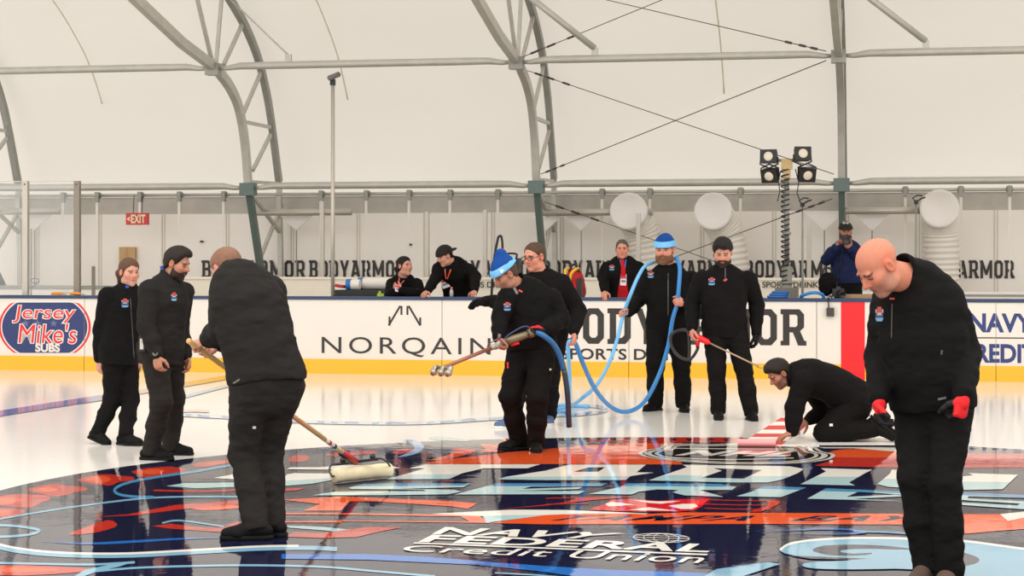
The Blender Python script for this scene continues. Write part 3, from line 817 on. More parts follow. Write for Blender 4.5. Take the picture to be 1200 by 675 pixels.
for i, u in enumerate(TU):
    if i == 4: continue
    r = empty('arch_truss', R(u, 6.4, .12)); tag(r, TL[i], 'truss', 'tent arch trusses')
    mb = MB(); chord(S2(INNER[1:7])+INNER[7:], u, mb, .11, .15); mb.build('inner_chord', M_STEEL, r)
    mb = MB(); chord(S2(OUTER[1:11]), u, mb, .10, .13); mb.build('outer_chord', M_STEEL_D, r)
    mb = MB(); chord([INNER[1], INNER[0], (6.3, .9), (6.36, .12)], u, mb, .10, .13); mb.build('leg', M_TEAL, r)
    mb = MB(); chord([OUTER[1], (6.8, 1.6), (6.84, .12)], u, mb, .08, .10); mb.build('leg', M_STEEL, r)
    I = lambda k: INNER[k]; pw = lambda px, py: pv(px, py)
    webs = [((250, 78), (230, -6)), ((253, 76), (260, -6)), ((262, 76), (284, 28)), ((306, 84), (285, 133)), ((288, 143), (316, 149)), ((317, 158), (296, 200)), ((291, 213), (327, 215)), ((298, 232), (330, 275)), ((330, 240), (306, 300))]
    for a, b in webs:
        A, B = R(u, *pw(*a)), R(u, *pw(*b)); mb = MB(); mb.bar(A, B, .055, .055, UH); mb.build('web_strut', M_STEEL, r)
    # saddle brackets where the purlins meet the truss
    for (v, z), sc_ in ((INNER[6], 1.0), (INNER[1], 1.15)):
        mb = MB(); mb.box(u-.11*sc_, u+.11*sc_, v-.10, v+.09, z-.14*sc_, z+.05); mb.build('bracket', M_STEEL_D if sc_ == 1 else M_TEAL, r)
# purlins: pipes with flattened swaged ends
def purlin(u0, u1, v, z, label, tealy):
    mb = MB(); L = u1-u0
    ts = [0.11, .25, .42, .62, .8]
    pts = [R(u0+.09, v, z-.03), R(u0+.22, v, z-.03), R(u0+.45, v, z), R(u0+.8, v, z), R(u1-.8, v, z), R(u1-.45, v, z), R(u1-.22, v, z-.03), R(u1-.09, v, z-.03)]
    mb.tube(pts, [.025, .04, .055, .06, .06, .055, .04, .025], 12)
    o = mb.build('purlin', M_STEEL if not tealy else M_STEEL, smooth=True)
    tag(o, label, 'pipe', 'horizontal tent purlins'); return o
bays = [(-20.1, TU[0]), (TU[0], TU[1]), (TU[1], TU[2]), (TU[2], TU[3]), (TU[3], TU[4])]
bl = ['far left bay', 'bay left of the roller man\'s truss', 'bay left of the centre truss', 'bay with the crossed wire cables', 'bay at the right behind the bald man']
for i, (a, b) in enumerate(bays):
    if i == 0: continue
    for (v, z), nm in ((INNER[6], 'upper'), (INNER[1], 'lower')):
        purlin(a, b, v, z, '%s horizontal steel pipe in the %s' % (nm, bl[i]), nm == 'lower')
# knee braces from the upper truss to the upper purlin
for i, (pa, pb, r_, lb) in enumerate((((262, -8), (338, 70), .014, 'thin diagonal brace rod right of the roller man\'s truss'), ((600, -20), (697, 62), .05, 'thick diagonal brace tube right of the centre truss'), ((1000, -14), (1085, 49), .05, 'diagonal brace tube at the upper right'))):
    q_ = to_uvz(on_u(600, -20, TU[2]))
    A = on_u(pa[0], pa[1], TU[i+1]) if i == 0 else R(TU[i+1], q_[1], q_[2]); uB = to_uvz(on_v(pb[0], pb[1], INNER[6][0]))
    B = R(uB[0], INNER[6][0], INNER[6][1]+.16)
    rt = empty('diagonal_brace', B); tag(rt, lb, 'brace', 'diagonal truss braces')
    mb = MB(); mb.tube([A, B], r_, 10); mb.build('tube', M_STEEL, rt, True)
    mb = MB(); mb.obox(B-np.array([0, 0, .06]), (UH, VH, (0, 0, 1)), (.05, .03, .07)); mb.build('end_lug', M_STEEL, rt)
# cross cables
cab = [((634, 204), TU[2], (968, 71), TU[3], 'wire cable rising from the centre truss foot to the right truss'),
       ((616, 82), TU[2], (977, 204), TU[3], 'wire cable falling from the centre truss joint to the right truss'),
       ((607, 69), TU[2], (800, -10), -2.6, 'wire cable rising from the centre truss joint toward the roof'),
       ((968, 60), TU[3], (690, -5), -4.1, 'wire cable rising left from the upper joint of the right truss'),
       ((637, 236), TU[2], (905, 330), -1.4, 'lower wire cable falling right behind the men with the hose'),
       ((975, 233), TU[3], (770, 309), -3.2, 'lower wire cable falling left from the right truss')]
for a, ua_, b, ub_, lb in cab:
    A, B = on_u(a[0], a[1], ua_), on_u(b[0], b[1], ub_)
    r = empty('wire_cable', A if A[2] < B[2] else B); tag(r, lb, 'cable', 'tent cross cables')
    mb = MB(); mb.tube([A, B], .0065, 6); mb.build('wire', M_WIRE, r, True)
    t = nrm(B-A)
    for q in (.22, .5, .85): mb = MB(); mb.tube([A+t*q, A+t*(q+.14)], .017, 8); mb.build('turnbuckle', M_WIRE, r, True)
# ------------------------------------------------------------------ strap clamps along the wall top
mb = MB(); mb.tube([R(-17, 6.3, 2.74), R(15, 6.3, 2.74)], .028, 8); struct(mb.build('trim_6', M_STEEL, smooth=True))
cx = [75, 115, 165, 211, 263, 377, 430, 480, 528, 584, 706, 762, 868, 1061, 1126, 1183]
where = ['right of the first clear-panel post', 'at the second clear-panel post', 'above the exit sign', 'right of the exit sign', 'left of the roller man\'s truss', 'beside the tall sensor pole', 'well left of the leaning woman', 'above the leaning woman', 'above the leaning man in black', 'left of the centre truss', 'above the man in the open jacket', 'between the two left ducts', 'left of the lamp mast', 'left of the right-hand duct', 'right of the right-hand duct', 'at the far right']
for x, w in zip(cx, where):
    u, z = uz(x, 238, 6.3)
    r = empty('strap_clamp', R(u, 6.3, 1.3)); tag(r, 'clamp with hanging white strap on the rear rail, %s' % w, 'clamp', 'strap clamps on the rear rail')
    mb = MB(); mb.tube([R(u-.05, 6.3, 2.74), R(u+.05, 6.3, 2.74)], .05, 8); mb.box(u-.035, u+.035, 6.22, 6.30, 2.62, 2.80); mb.build('clamp', M_STEEL_D, r)
    mb = MB(); zz = 2.62
    mb.box(u-.022, u+.022, 6.24, 6.25, 2.2, 2.62); mb.box(u-.008, u+.008, 6.242, 6.246, 1.35, 2.2)
    mb.build('strap', mat('white_strap', srgb(236, 231, 222), .6), r)
# white triangular fabric tabs
for x, lb in ((40, 'left of the glass panel'), (347, 'right of the roller man\'s truss'), (640, 'left, at the centre truss'), (681, 'right of the centre truss'), (966, 'left of the photographer'), (1022, 'right of the photographer')):
    mb = MB(); a = uz(x-22, 250, 6.1); b = uz(x+22, 250, 6.1); c = uz(x, 270, 6.1); zt = a[1]
    mb.add([R(a[0], 6.1, zt), R(b[0], 6.1, zt), R(c[0], 6.1, c[1]), R(a[0], 6.13, zt), R(b[0], 6.13, zt), R(c[0], 6.13, c[1])], [(0, 2, 1), (3, 4, 5), (0, 1, 4, 3), (1, 2, 5, 4), (2, 0, 3, 5)])
    r = mb.build('fabric_tab', M_DUCTE); tag(r, 'white triangular fabric tab hanging from the rear rail, %s' % lb, 'tab', 'triangular fabric tabs')
    mb = MB(); mb.tube([R(c[0], 6.12, c[1]+.05), R(c[0], 6.12, .9)], .012, 6); mb.build('cord', M_STEEL_D, r)
# crossbars below the lower purlin
for x0, x1, y, lb in ((-20, 70, 248, 'at the far left'), (300, 412, 249, 'right of the roller man\'s truss'), (636, 765, 249, 'right of the centre truss'), (985, 1080, 247, 'behind the bald man')):
    a = uz(x0, y, 5.9); b = uz(x1, y, 5.9)
    mb = MB(); mb.tube([R(a[0], 5.9, a[1]), R(b[0], 5.9, a[1])], .06, 10)
    tag(mb.build('crossbar', M_ALU, smooth=True), 'short white horizontal bar under the lower pipe, %s' % lb, 'bar', 'short crossbars')
# ------------------------------------------------------------------ wall lettering
def flat_text(txt, u0, u1, z0, z1, v, material, name, parent=None, bold=.0, shear=0.0, space=1.0, lo=None, hi=None, th=0):
    V, Fc = text_mesh(txt, bold, shear, space)
    if lo is not None or hi is not None:
        a = (lo-u0)/(u1-u0) if lo is not None else 0; b = (hi-u0)/(u1-u0) if hi is not None else 1
        if a >= 1 or b <= 0: return None
        V, Fc = clip_flat(V, Fc, max(a, -.001), min(b, 1.001))
        if not Fc: return None
    P = [R(u0+(u1-u0)*x, v, z0+(z1-z0)*y) for x, y in V]
    return link(name, P, Fc, material, parent)
WV = 6.97
for x0, x1, sub, lb in ((236, 358, 0, 'beside the roller man\'s head'), (362, 475, 0, 'left of the leaning woman'), (512, 634, 1, 'behind the leaning man in black'), (612+2, 733, 0, 'behind the man wearing glasses'), (748, 866, 0, 'behind the two men with the hose'), (872, 990, 1, 'behind the lamp mast'), (1071, 1189, 0, 'right of the bald man')):
    if x0 == 614: x0 = 634; x1 = 752
    if x0 == 748: x0 = 756; x1 = 868
    a = uz(x0, 326, WV); b = uz(x1, 326, WV); yt = 305
    t = uz((x0+x1)/2, yt, WV)
    o = flat_text('BODYARMOR', a[0], b[0], a[1], t[1], WV, M_INK, 'wall_lettering', None, .034, 0, 1.10)
    tag(o, 'bold black letters on the white rear wall, %s' % lb, 'lettering', 'drink lettering on the rear wall')
    if sub:
        c0 = uz(x0+(x1-x0)*.18, 338, WV); c1 = uz(x1-(x1-x0)*.12, 338, WV); tt = uz(x0, 330, WV)
        vv = 4.55
        c0 = uz(x0+(x1-x0)*.18, 337, vv); c1 = uz(x1-(x1-x0)*.42, 337, vv); tt = uz(x0, 330, vv)
        flat_text('SPORTS DRINK', c0[0], c1[0]+.25, c0[1], tt[1], vv, M_INK, 'small_lettering', o, .02)
# exit sign, cardboard, small black stop
r = empty('exit_sign', on_v(160, 264, 6.2)); tag(r, 'red exit sign with an arrow hanging from the rear rail', 'sign')
a = uz(147.5, 263.5, 6.2); b = uz(173, 249.5, 6.2)
mb = MB(); mb.box(a[0], b[0], 6.2, 6.28, a[1], b[1]); mb.build('sign_box', mat('exit_red', srgb(206, 44, 40), .4), r)
w = b[0]-a[0]; hgt = b[1]-a[1]
flat_text('EXIT', a[0]+w*.24, b[0]-w*.1, a[1]+hgt*.14, b[1]-hgt*.14, 6.195, mat('sign_cream', srgb(244, 226, 196), .5), 'lettering', r, .03)
flat_text('<', a[0]+w*.06, a[0]+w*.2, a[1]+hgt*.3, b[1]-hgt*.3, 6.195, MATS['sign_cream'], 'arrow', r, .05)
mb = MB(); mb.tube([R(a[0]+w*.3, 6.24, b[1]), R(a[0]+w*.3, 6.28, 2.74)], .008, 6); mb.tube([R(b[0]-w*.3, 6.24, b[1]), R(b[0]-w*.3, 6.28, 2.74)], .008, 6); mb.build('hanger', M_WIRE, r)
a = uz(139.5, 318, 6.9); b = uz(158, 289.5, 6.9)
mb = MB(); mb.box(a[0], b[0], 6.9, 6.98, a[1], b[1]); mb.box((a[0]+b[0])/2-.02, (a[0]+b[0])/2+.02, 6.896, 6.9, a[1], b[1], 1)
tag(mb.build('cardboard_sheet', [mat('cardboard', srgb(196, 160, 118), .8, 0, 0, 1, .08, 8), mat('parcel_tape', srgb(184, 146, 104), .5)]), 'brown cardboard piece fixed on the rear wall above the woman\'s head', 'cardboard')
for x, y, lb in ((236, 283, 'over the roller man'), (480.5, 286.5, 'over the leaning woman')):
    a = uz(x-1.8, y+1, 6.95); b = uz(x+1.8, y-1, 6.95); mb = MB(); mb.box(a[0], b[0], 6.95, 6.98, a[1], b[1]); mb.box(a[0]+.01, b[0]-.01, 6.94, 6.95, a[1]+.008, b[1]-.008)
    tag(mb.build('wall_latch', M_BLACK), 'tiny black latch on the rear wall %s' % lb, 'latch', 'wall latches')
# ------------------------------------------------------------------ dasher boards
seams_px = [-115, 99, 308, 518, 737, 957, 1167, 1385]
SU = [uz(x, 395, 0)[0] for x in seams_px]
BH = 1.07; KH = .205
DL = ['white dasher board panel at the left with the oval blue sandwich-shop logo', 'white dasher board panel behind the walking woman and the bearded man', 'white dasher board panel with the thin lettering and peak-shaped mark',
      'white dasher board panel behind the man in glasses, starting with a thin N', 'white dasher board panel behind the two men carrying the hose', 'white dasher board panel with the wide red stripe', 'white dasher board panel at the far right edge with blue letters']
PAN = []
for i in range(7):
    a, b = SU[i], SU[i+1]; r = empty('dasher_board', R((a+b)/2, .06, 0)); tag(r, DL[i], 'board', 'dasher board panels'); PAN.append((r, a, b))
    g = .004
    mb = MB(); mb.box(a+g, b-g, 0, .08, KH, BH-.035); mb.build('panel', M_WHITE, r)
    mb = MB(); mb.box(a+g, b-g, -.018, .08, 0, KH); mb.build('kick_plate', M_YEL, r)
    mb = MB(); mb.box(a+.001, b-.001, -.02, .14, BH-.035, BH+.012); mb.build('cap_rail', M_NAVY, r)
    mb = MB(); mb.box(a+.05, a+.12, .08, .14, .0, BH-.04); mb.box(b-.12, b-.05, .08, .14, 0, BH-.04); mb.box(a+.12, b-.12, .08, .13, .5, .57); mb.build('rear_frame', M_STEEL, r)
def board_text(txt, x0, y0, x1, y1, material, name, v=-.003, bold=0.0, shear=0.0, space=1.0, x1t=None):
    a = uz(x0, y1, 0); b = uz(x1, y1, 0); t = uz(x0, y0, 0)
    for r, s0, s1 in PAN:
        flat_text(txt, a[0], b[0], a[1], t[1], v, material, name, r, bold, shear, space, s0+.004, s1-.004)
def board_poly(pts, material, name, v=-.002, pans=None):
    """flat print on the boards, cut at the panel joints"""
    P = [uz(x, y, 0) for x, y in pts]; tr = poly_tris(P)
    for r, s0, s1 in (pans or PAN):
        if max(p[0] for p in P) < s0 or min(p[0] for p in P) > s1: continue
        V, Fc = clip_flat(P, tr, s0+.004, s1-.004)
        if Fc: link(name, [R(x, v, z) for x, z in V], Fc, material, r)
# sandwich-shop oval
def oval(cx_, cy_, rx, ry, ytop, ybot, n=60):
    pts = []
    for k in range(n):
        t = 2*math.pi*k/n; y = cy_+ry*math.sin(t); x = cx_+rx*math.cos(t)
        pts.append((x, min(max(y, ytop), ybot)))
    out = [pts[0]]
    for p in pts[1:]:
        if abs(p[0]-out[-1][0])+abs(p[1]-out[-1][1]) > .05: out.append(p)
    return out
board_poly(oval(52.5, 383, 54, 41, 354.5, 413.5), M_REDP, 'emblem_rim', -.002)
board_poly(oval(52.5, 383, 51.3, 39.5, 354.2, 413.8), M_WHITE, 'emblem_gap', -.003)
board_poly(oval(52.5, 383, 50, 37.5, 354.5, 413.5), M_BLUEP, 'emblem_field', -.004)
for t, x0, y0, x1, y1 in (('Jersey', 14, 357, 90, 379), ('Mike\'s', 20.5, 378, 91, 403)):
    board_text(t, x0, y0, x1, y1, M_WHITE, 'emblem_outline', -.005, .04, .12, 1.0)
    board_text(t, x0+1.3, y0+1, x1-1.3, y1-1, M_REDP, 'emblem_lettering', -.006, .0, .12, 1.0)
board_text('SUBS', 41.5, 402.5, 70.5, 412.5, M_WHITE, 'emblem_lettering', -.006, .045, 0)
for sx in (30, 44, 63): board_poly([(sx+5.0*(1 if k % 2 == 0 else .42)*math.sin(k*math.pi/5), 379-4.6*(1 if k % 2 == 0 else .42)*math.cos(k*math.pi/5)) for k in range(10)], mat('logo_blue_pale', srgb(96, 106, 150), .4), 'emblem_star', -.0045)
# thin lettering and peak mark
M_THIN = mat('print_grey', srgb(52, 47, 46), .5)
nx = [(377, 394), (397, 418), (427, 451), (469, 497)]
board_text('NORQAIN', 377, 394.5, 575, 417.5, M_THIN, 'lettering', -.003, .0, 0, 1.25)
def stroke(p, q, w): 
    p, q = np.array(p, float), np.array(q, float); t = (q-p)/np.linalg.norm(q-p); n_ = np.array([-t[1], t[0]])*w/2
    return [tuple(p-n_), tuple(q-n_), tuple(q+n_), tuple(p+n_)]
for p, q in (((456.5, 371), (456.5, 381.5)), ((455.5, 381.5), (469, 358.5)), ((470.5, 358.5), (470.5, 369)), ((477.5, 369), (477.5, 358.5)), ((479, 358.5), (492.5, 381.5)), ((492.5, 381.5), (492.5, 372))):
    board_poly(stroke(p, q, 2.3), M_THIN, 'peak_mark', -.003)
board_text('BODYARMOR', 651, 361, 945, 402.5, M_INK, 'lettering', -.003, .052, 0, 1.12)
board_text('SPORTS DRINK', 657, 408, 812, 421, M_INK, 'lettering', -.003, .02, 0, 1.05)
a = uz(985.5, 400)[0]; b = uz(1013.5, 400)[0]
mb = MB(); mb.box(a, b, -.0035, 0, KH, BH-.035); mb.build('red_stripe', M_RED, PAN[5][0])
mb = MB(); mb.box(a, b, -.0215, -.018, 0, KH); mb.build('red_stripe', M_RED, PAN[5][0])
M_LB = mat('print_blue', srgb(42, 58, 120), .45)
board_text('NAVY FEDERAL', 1136, 367, 1330, 389.5, M_LB, 'lettering', -.003, .035, 0)
board_text('CREDIT UNION', 1124, 402.5, 1310, 425, M_LB, 'lettering', -.003, .035, 0)
board_poly([(1124, 395), (1330, 396.5), (1330, 397.8), (1124, 396.4)], M_INK, 'rule', -.003)
mb = MB()
# ------------------------------------------------------------------ posts and shield glass at the left
for x, w, mt, lb in ((30, 6.2, M_ALU, 'pale square post of the clear shield panel, nearer the left edge'), (90.5, 6.4, M_ALU_D, 'darker grey square post right of the clear shield panel')):
    a = uz(x-w/2, 347, .2); b = uz(x+w/2, 212, .2)
    mb = MB(); mb.box(a[0], b[0], .17, .24, .12, b[1]); mb.box(a[0]-.02, b[0]+.02, .15, .26, .12, .14); o = mb.build('shield_post', mt)
    tag(o, lb, 'post', 'shield posts'); mb = MB(); mb.tube([R((a[0]+b[0])/2, .165, b[1]-.05), R((a[0]+b[0])/2, .172, b[1]-.05)], .012, 8); mb.build('bolt', M_WIRE, o)
for x0, x1, lb in ((-70, 27, 'clear shield panel at the left edge of the frame'), (33.5, 87, 'clear shield panel between the two square posts')):
    a = uz(x0, 347, .205)[0]; b = uz(x1, 212, .205); mb = MB(); mb.box(a, b[0], .199, .211, 1.09, b[1]-.01)
    o = mb.build('shield_glass', M_GLASS); tag(o, lb, 'glass')
    mb = MB(); mb.box(a, b[0], .196, .214, b[1]-.012, b[1]); mb.build('top_edge', M_ALU, o)
a = uz(109.5, 347, .6); b = uz(109.5, 312, .6); mb = MB(); mb.tube([R(a[0], .6, .12), R(a[0], .6, b[1])], .028, 8); mb.tube([R(a[0], .6, .12), R(a[0], .6, .15)], .08, 8)
tag(mb.build('short_post', M_ALU_D, smooth=True), 'short dark pole behind the boards left of the woman', 'pole')
a = uz(36.5, 347, .7); b = uz(36.5, 268, .7); r = empty('cable_pole', R(a[0], .7, .12)); tag(r, 'thin rod with a looped cord beside the first shield post', 'pole')
mb = MB(); mb.tube([R(a[0], .7, .12), R(a[0], .7, b[1])], .012, 8); mb.build('rod', M_STEEL_D, r)
mb = MB(); cxz = uz(41, 329, .68); mb.tube([R(cxz[0]+.07*math.cos(t), .68, cxz[1]+.035*math.sin(t)) for t in np.linspace(0, 6.28, 20)]+[R(a[0], .69, 1.15)], .006, 6); mb.build('cord', mat('cord_violet', srgb(110, 104, 150), .6), r)
for x, lb, c in ((67.5, 'orange hand tool lying on the boards, left one', (240, 150, 40)), (89, 'orange hand tool lying on the boards beside the darker post', (236, 140, 36))):
    a = uz(x, 345, .06); z = BH+.012; mb = MB(); mb.tube([R(a[0]-.09, .05, z+.022), R(a[0]-.05, .05, z+.028), R(a[0]+.04, .05, z+.026), R(a[0]+.085, .05, z+.018)], [.016, .022, .022, .012], 10)
    r = mb.build('hand_tool', mat('tool_orange', srgb(*c), .5), smooth=True); tag(r, lb, 'tool', 'orange tools on the boards')
    mb = MB(); mb.tube([R(a[0]+.085, .05, z+.018), R(a[0]+.14, .05, z+.012)], .007, 8); mb.build('tip', M_STEEL_D, r)
# tall sensor pole
a = uz(390, 345, 1.2); b = uz(390, 100, 1.2); r = empty('sensor_pole', R(a[0], 1.2, .12)); tag(r, 'tall thin white pole with a small camera on top behind the boards', 'pole')
mb = MB(); mb.tube([R(a[0], 1.2, .12), R(a[0], 1.2, b[1])], .03, 10); mb.build('pole', M_ALU, r, True)
mb = MB(); mb.box(a[0]-.035, a[0]+.035, 1.17, 1.23, b[1], b[1]+.09); mb.build('mount', M_BLACK, r)
mb = MB(); mb.tube([R(a[0]-.03, 1.12, b[1]+.10), R(a[0]+.06, 1.3, b[1]+.17)], .04, 12); mb.build('camera_head', mat('grey_plastic', srgb(110, 106, 102), .5), r, True)
# ------------------------------------------------------------------ air ducts
for x, y, lb in ((737, 248, 'ribbed white air duct with a round mouth, left of the beanie man\'s head'), (836, 248, 'ribbed white air duct with a round mouth, left of the lamp mast'), (1101, 245, 'ribbed white air duct with a round mouth, right of the bald man')):
    r = empty('air_duct', on_v(x, 300, 6.0)); tag(r, lb, 'duct', 'ribbed air ducts')
    c = on_v(x, y, 5.75); rad = .305
    mb = MB(); ax = nrm(-VH+np.array([0, 0, .12])); mb._lathe(c, ax, [(-.04, rad*.98), (0, rad*1.03), (.05, rad*1.03), (.07, rad*.97), (.075, rad*.9), (.05, rad*.6), (.03, .01)], 32, 0); smooth_by_angle(mb.build('mouth', M_DUCTE, r))
    sg = 1 if x < 1000 else .15
    pts = []; rr = []
    path = spline([c, c+VH*.18+np.array([0, 0, -.06])+UH*.03*sg, c+VH*.36-np.array([0, 0, .32])+UH*.16*sg, c+VH*.40-np.array([0, 0, .8])+UH*.26*sg, c+VH*.42-np.array([0, 0, 1.3])+UH*.3*sg], 22)
    for i, p in enumerate(path): pts.append(p); rr.append(rad*(.97 if i % 4 < 2 else .88))
    mb = MB(); mb.tube(pts, rr, 28); mb.build('flexible_tube', M_DUCT, r, True)
# ------------------------------------------------------------------ lamp mast
mv = 1.5; a = uz(922, 345, mv); b = uz(922, 192, mv); zt = b[1]; um = a[0]
r = empty('lamp_mast', R(um, mv, .12)); tag(r, 'lighting mast with four black lamps and a spiral cable', 'lamp')
mb = MB(); mb.tube([R(um, mv, .12), R(um, mv, 1.5)], .075, 10); mb.tube([R(um, mv, 1.5), R(um, mv, zt)], .035, 10)
for q in (1.25, 1.95, 2.3): mb.tube([R(um, mv, q), R(um, mv, q+.04)], .09 if q < 1.5 else .06, 10)
mb.build('mast', M_STEEL_D, r, True)
mb = MB(); mb.box(um-.3, um+.3, mv-.25, mv+.25, .12, .45); mb.box(um-.16, um+.16, mv-.12, mv+.12, .45, 1.2); mb.build('base', mat('mast_base', srgb(120, 116, 110), .6), r)
mb = MB(); n_ = 420; mb.tube([R(um-.02+.055*math.cos(t), mv-.02+.055*math.sin(t), 1.25+(zt-1.3)*k/n_) for k in range(n_) for t in [k*2*math.pi/18]], .010, 6); mb.build('spiral_cable', M_BLACK, r, True)
c = R(um, mv, zt); mb = MB(); mb.box(um-.075, um+.075, mv-.06, mv+.06, zt-.08, zt+.07); mb.box(um-.05, um+.05, mv-.05, mv+.05, zt-.2, zt-.08); mb.build('junction_box', mat('box_tan', srgb(206, 178, 128), .6), r)
mb = MB(); mb.bar(R(um-.3, mv, zt+.05), R(um+.3, mv, zt+.05), .04, .04, (0, 0, 1)); mb.build('crossbar', M_ALU_D, r)
for x, y, tilt, yaw_, dn_ in ((901.5, 184, .10, -.15, 0), (940, 181, .18, .25, 0), (903, 205, -.35, -.3, 1), (945, 204, -.3, .35, 1)):
    p = on_v(x, y, mv-.08); ax = nrm(-VH*math.cos(yaw_)+UH*math.sin(yaw_)*1.0+np.array([0, 0, tilt if not dn_ else -.35]))
    sx = nrm(np.cross(ax, (0, 0, 1))); uz_ = np.cross(sx, ax)
    mb = MB(); mb.obox(p, (sx, ax, uz_), (.105, .06, .085)); mb.obox(p+ax*.06, (sx, ax, uz_), (.118, .014, .098)); mb.obox(p-ax*.09, (sx, ax, uz_), (.085, .05, .065))
    lm = mb.build('lamp_head', M_BLACK, r)
    mb = MB(); mb._lathe(p+ax*.075, ax, [(-.01, .066), (0, .066), (.006, .05), (.01, .01)], 16, 0); mb.build('lens', mat('lamp_lens', srgb(220, 210, 190), .15), lm, True)
    mb = MB(); mb.tube([p+sx*.12, p+sx*.13+uz_*.1*(1 if dn_ else -1), p+uz_*.16*(1 if dn_ else -1), p-sx*.13+uz_*.1*(1 if dn_ else -1), p-sx*.12], .012, 6); mb.build('yoke', M_BLACK, lm)
mb = MB()
for x0, pts in ((0, [(915, 200), (912, 212), (914, 224), (911, 236)]), (1, [(932, 198), (936, 214), (934, 226), (939, 240)])):
    mb.tube([on_v(x, y, mv-.06) for x, y in pts], .008, 6)
mb.build('loose_cable', M_BLACK, r)
# thin stands with spring clamps
for x, yt, lb in ((940.5, 240, 'thin light stand with a spring clamp right of the lamp mast'), (1073.5, 237, 'thin light stand with a spring clamp above the bald man\'s collar')):
    a = uz(x, 345, 2.2); b = uz(x, yt, 2.2); r = empty('light_stand', R(a[0], 2.2, .12)); tag(r, lb, 'stand')
    mb = MB(); mb.tube([R(a[0], 2.2, .12), R(a[0], 2.2, 1.4), R(a[0], 2.2, b[1])], [.02, .018, .011], 8); mb.build('pole', M_STEEL_D, r, True)
    for q in range(3):
        an = q*2.094+.4; mb = MB(); mb.tube([R(a[0], 2.2, .7), R(a[0]+.4*math.cos(an), 2.2+.4*math.sin(an), .135)], .012, 6); mb.build('leg', M_BLACK, r)
    mb = MB(); c = R(a[0], 2.18, b[1]); mb.obox(c, (UH, VH, (0, 0, 1)), (.03, .02, .03)); mb.tube([c, c+UH*.07+np.array([0, 0, .05]), c+UH*.13+np.array([0, 0, .07])], .012, 6); mb.tube([c, c-UH*.05+np.array([0, 0, .06]), c+UH*.02+np.array([0, 0, .1]), c+UH*.09+np.array([0, 0, .09])], .011, 6); mb.build('spring_clamp', M_BLACK, r)
for x, y0, y1, lb in ((948, 262, 345, 'pale upright rail left of the photographer, nearer the lamp mast'), (986, 300, 345, 'x'), (500, 248, 322, 'grey upright rail behind the leaning woman'), (377, 236, 322, 'grey upright rail left of the tall sensor pole'), (568, 246, 322, 'grey upright rail right of the leaning man'), (724+24, 250, 322, 'grey upright rail near the man in the open jacket')):
    if lb == 'x': continue
    a = uz(x, y1, 5.4); b = uz(x, y0, 5.4); mb = MB(); mb.box(a[0]-.035, a[0]+.035, 5.4, 5.46, .12, b[1]); mb.box(a[0]-.06, a[0]+.06, 5.38, 5.48, .12, .15)
    tag(mb.build('upright_rail', M_ALU), lb, 'rail', 'upright rails on the rear wall')
